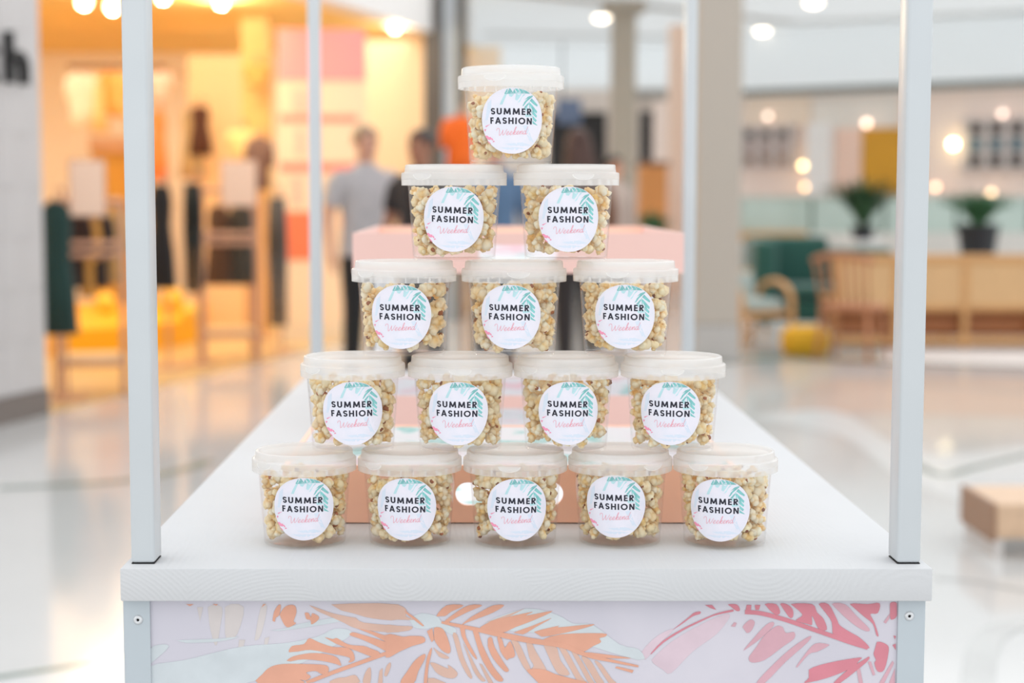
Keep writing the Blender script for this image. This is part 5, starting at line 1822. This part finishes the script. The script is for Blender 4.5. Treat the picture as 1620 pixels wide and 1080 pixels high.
def person(label, px, d, head_py, rz, skin, hair_rgb, top_rgb, leg_rgb, shoe_rgb, long_hair=False, long_sleeve=False, arms=(0, 0), wide=1.0, coat=False):
    ztop = at(px, head_py, d).z
    k = ztop / 1.765
    b = base_pt(px, d)
    V, E = {}, []

    def add(key, x, y, z, rx, ry=None, link=None):
        V[key] = (x * k, y * k, z * k, rx * k, (ry or rx) * k)
        if link:
            E.append((link, key))
    add('pelvis', 0, 0, 0.96, 0.135 * wide, 0.10)
    add('waist', 0, 0, 1.12, 0.125 * wide, 0.09, 'pelvis')
    add('chest', 0, 0, 1.31, 0.145 * wide, 0.10, 'waist')
    add('collar', 0, 0.01, 1.44, 0.085, 0.065, 'chest')
    add('neck', 0, 0.0, 1.515, 0.052, 0.052, 'collar')
    add('jaw', 0, -0.02, 1.59, 0.062, 0.078, 'neck')
    add('brow', 0, -0.012, 1.675, 0.074, 0.094, 'jaw')
    add('crown', 0, 0.0, 1.735, 0.05, 0.06, 'brow')
    add('nose', 0, -0.112, 1.632, 0.013, 0.013, 'jaw')
    for s, nm in ((-1, 'l'), (1, 'r')):
        sw = arms[0] if s < 0 else arms[1]
        add('sh' + nm, s * 0.175 * wide, 0.0, 1.405, 0.058, 0.058, 'chest')
        add('el' + nm, s * (0.245 * wide), 0.02 - sw * 0.10, 1.13 + 0.03 * sw, 0.042, 0.042, 'sh' + nm)
        hx, hy, hz = s * (0.25 * wide - 0.05 * sw), -0.06 - 0.24 * sw, 0.91 + 0.20 * sw
        add('wr' + nm, hx, hy, hz, 0.028, 0.03, 'el' + nm)
        dz = -0.07 if sw < 0.5 else -0.02
        dy = -0.02 if sw < 0.5 else -0.06
        add('pa' + nm, hx, hy + dy, hz + dz, 0.022, 0.038, 'wr' + nm)
        for f in range(4):
            fy = (f - 1.5) * 0.019
            fl_ = (0.062, 0.076, 0.080, 0.066)[f]
            add('f%d%s' % (f, nm), hx - s * 0.004, hy + dy + fy * (1 if sw < 0.5 else 0.3), hz + dz - 0.045 - (0 if sw < 0.5 else fy * 0.7), 0.009, 0.009, 'pa' + nm)
            add('g%d%s' % (f, nm), hx - s * 0.022, hy + dy + fy - 0.008, hz + dz - 0.045 - fl_ * 0.75, 0.008, 0.008, 'f%d%s' % (f, nm))
        add('t0' + nm, hx - s * 0.016, hy + dy - 0.038, hz + dz + 0.0, 0.010, 0.010, 'pa' + nm)
        add('t1' + nm, hx - s * 0.026, hy + dy - 0.056, hz + dz - 0.035, 0.009, 0.009, 't0' + nm)
        add('hi' + nm, s * 0.085, 0, 0.90, 0.095, 0.098, 'pelvis')
        add('kn' + nm, s * 0.095, -0.012, 0.50, 0.060, 0.062, 'hi' + nm)
        add('an' + nm, s * 0.10, 0.025, 0.085, 0.038, 0.042, 'kn' + nm)
        add('to' + nm, s * 0.115, -0.13, 0.032, 0.040, 0.026, 'an' + nm)
    o = skin_mesh('person', V, E, skin)
    o.location, o.rotation_euler = b, (0, 0, rz)
    tag(o, label, 'person')
    tp = MB()
    hem = 0.60 if coat else 0.86
    tp.loft([(hem * k, 0.172 * wide * k, 0.128 * k), (0.95 * k, 0.163 * wide * k, 0.122 * k), (1.10 * k, 0.150 * wide * k, 0.114 * k), (1.24 * k, 0.162 * wide * k, 0.124 * k),
             (1.34 * k, 0.176 * wide * k, 0.122 * k), (1.40 * k, 0.176 * wide * k, 0.104 * k), (1.445 * k, 0.135 * wide * k, 0.086 * k), (1.475 * k, 0.088 * k, 0.076 * k), (1.50 * k, 0.066 * k, 0.064 * k)], 32, power=2.3)
    for s, nm in ((-1, 'l'), (1, 'r')):
        a, e, w_ = Vector(V['sh' + nm][:3]), Vector(V['el' + nm][:3]), Vector(V['wr' + nm][:3])
        a0 = a + Vector((-s * 0.05 * k, 0, 0.012 * k))
        if long_sleeve:
            tp.tube(smooth_line([tuple(a0), tuple(a.lerp(e, 0.35)), tuple(e), tuple(e.lerp(w_, 0.5)), tuple(w_)], 3),
                    [q * k for q in (0.068, 0.074, 0.073, 0.068, 0.066, 0.063, 0.060, 0.058, 0.056, 0.052, 0.049, 0.046, 0.044)], 16)
        else:
            tp.tube([tuple(a0), tuple(a.lerp(e, 0.2)), tuple(a.lerp(e, 0.45)), tuple(a.lerp(e, 0.72))], [0.068 * k, 0.075 * k, 0.070 * k, 0.064 * k], 16)
    tp.build('top', fabric(top_rgb), o, 'auto')
    tr_ = MB()
    tr_.loft([(0.78 * k, 0.12 * k, 0.10 * k), (0.84 * k, 0.155 * k, 0.115 * k), (0.93 * k, 0.160 * k, 0.118 * k), (1.03 * k, 0.142 * k, 0.105 * k)], 28)
    for s, nm in ((-1, 'l'), (1, 'r')):
        h_, n_, a_ = [Vector(V[q + nm][:3]) for q in ('hi', 'kn', 'an')]
        tr_.tube(smooth_line([tuple(h_), tuple(h_.lerp(n_, 0.5)), tuple(n_), tuple(n_.lerp(a_, 0.5)), (a_.x, a_.y, a_.z - 0.01 * k)], 3),
                 [q * k for q in (0.098, 0.100, 0.097, 0.092, 0.087, 0.081, 0.076, 0.074, 0.073, 0.070, 0.066, 0.062, 0.059)], 18)
    tr_.build('trousers', fabric(leg_rgb), o, 'auto')
    for s in (-1, 1):
        MB().loft([(0.0, 0.046 * k, 0.13 * k), (0.02 * k, 0.05 * k, 0.135 * k), (0.05 * k, 0.046 * k, 0.12 * k, 0, 0.01), (0.085 * k, 0.045 * k, 0.07 * k, 0, 0.05 * k), (0.10 * k, 0.04 * k, 0.05 * k, 0, 0.06 * k)], 24,
                  (s * 0.108 * k, -0.045 * k, 0.0)).build('shoe', fabric(shoe_rgb), o, True)
        MB().ball((s * 0.031 * k, -0.098 * k, 1.662 * k), (0.013 * k, 0.008 * k, 0.007 * k), 12, 8).build('eye', M_eye, o, True)
        MB().ball((s * 0.078 * k, 0.0, 1.648 * k), (0.012 * k, 0.022 * k, 0.034 * k), 12, 8).build('ear', skin, o, True)
    MB().ball((0, -0.093 * k, 1.588 * k), (0.026 * k, 0.010 * k, 0.008 * k), 12, 8).build('mouth', M_lip, o, True)
    hm = MB()
    seg, rings = 28, 16
    vs, fs = [], []
    for i in range(rings + 1):
        ph = PI * 0.62 * i / rings
        for j in range(seg):
            a = 2 * PI * j / seg
            front = max(0.0, -math.sin(a))
            pp = ph * (1 - 0.46 * front ** 1.5)
            vs.append((0.087 * k * math.sin(pp) * math.cos(a), (0.006 + 0.107 * math.sin(pp) * math.sin(a)) * k, (1.668 + 0.098 * math.cos(pp)) * k))
    for i in range(rings):
        for j in range(seg):
            j2 = (j + 1) % seg
            fs.append((i * seg + j, (i + 1) * seg + j, (i + 1) * seg + j2, i * seg + j2))
    hm.add(vs, fs)
    if long_hair:
        hm.loft([(1.18 * k, 0.10 * k, 0.03 * k, 0, 0.13 * k), (1.30 * k, 0.14 * k, 0.045 * k, 0, 0.12 * k), (1.45 * k, 0.13 * k, 0.06 * k, 0, 0.085 * k), (1.58 * k, 0.105 * k, 0.075 * k, 0, 0.045 * k), (1.70 * k, 0.085 * k, 0.07 * k, 0, 0.03 * k)], 28, ripple=0.05, nr=11)
    hm.build('hair', mat('hair_%d' % hair_rgb[0], hair_rgb, 0.5, var=0.2, vscale=30), o, True)
    return o


person('man in a grey t-shirt and black trousers standing left of the cup pyramid', 578, 12.0, 197, 0.45, SKIN, (150, 126, 100), (176, 172, 174), (20, 20, 22), (26, 24, 24), wide=1.12)
person('person with short dark hair in a black top beside the grey t-shirt man', 667, 11.2, 203, -0.5, SKIN2, (38, 24, 20), (34, 26, 28), (28, 24, 26), (30, 26, 26), arms=(0.4, 0.0))
person('person in a blue top standing behind the top cup', 782, 12.4, 206, 0.2, SKIN, (60, 44, 36), (84, 112, 144), (28, 26, 30), (26, 24, 26), long_sleeve=True)
person('woman with long brown hair seen from behind right of the top cup', 914, 12.6, 202, PI + 0.2, SKIN, (64, 34, 22), (118, 84, 66), (40, 32, 32), (24, 20, 20), long_hair=True, long_sleeve=True)
person('far person in a taupe coat in front of the thin column', 972, 17.5, 246, 0.6, SKIN, (24, 20, 20), (186, 168, 158), (84, 76, 72), (40, 36, 34), long_sleeve=True, coat=True)
# orange garment on a stand between the dark haired person and the top cup
garment(729, 184, 272, 11.9, 0.22, (240, 104, 10), 'bright orange top on a slim stand beside the top cup', 'top', 0.5, stand='slim copper stand of the bright orange top')
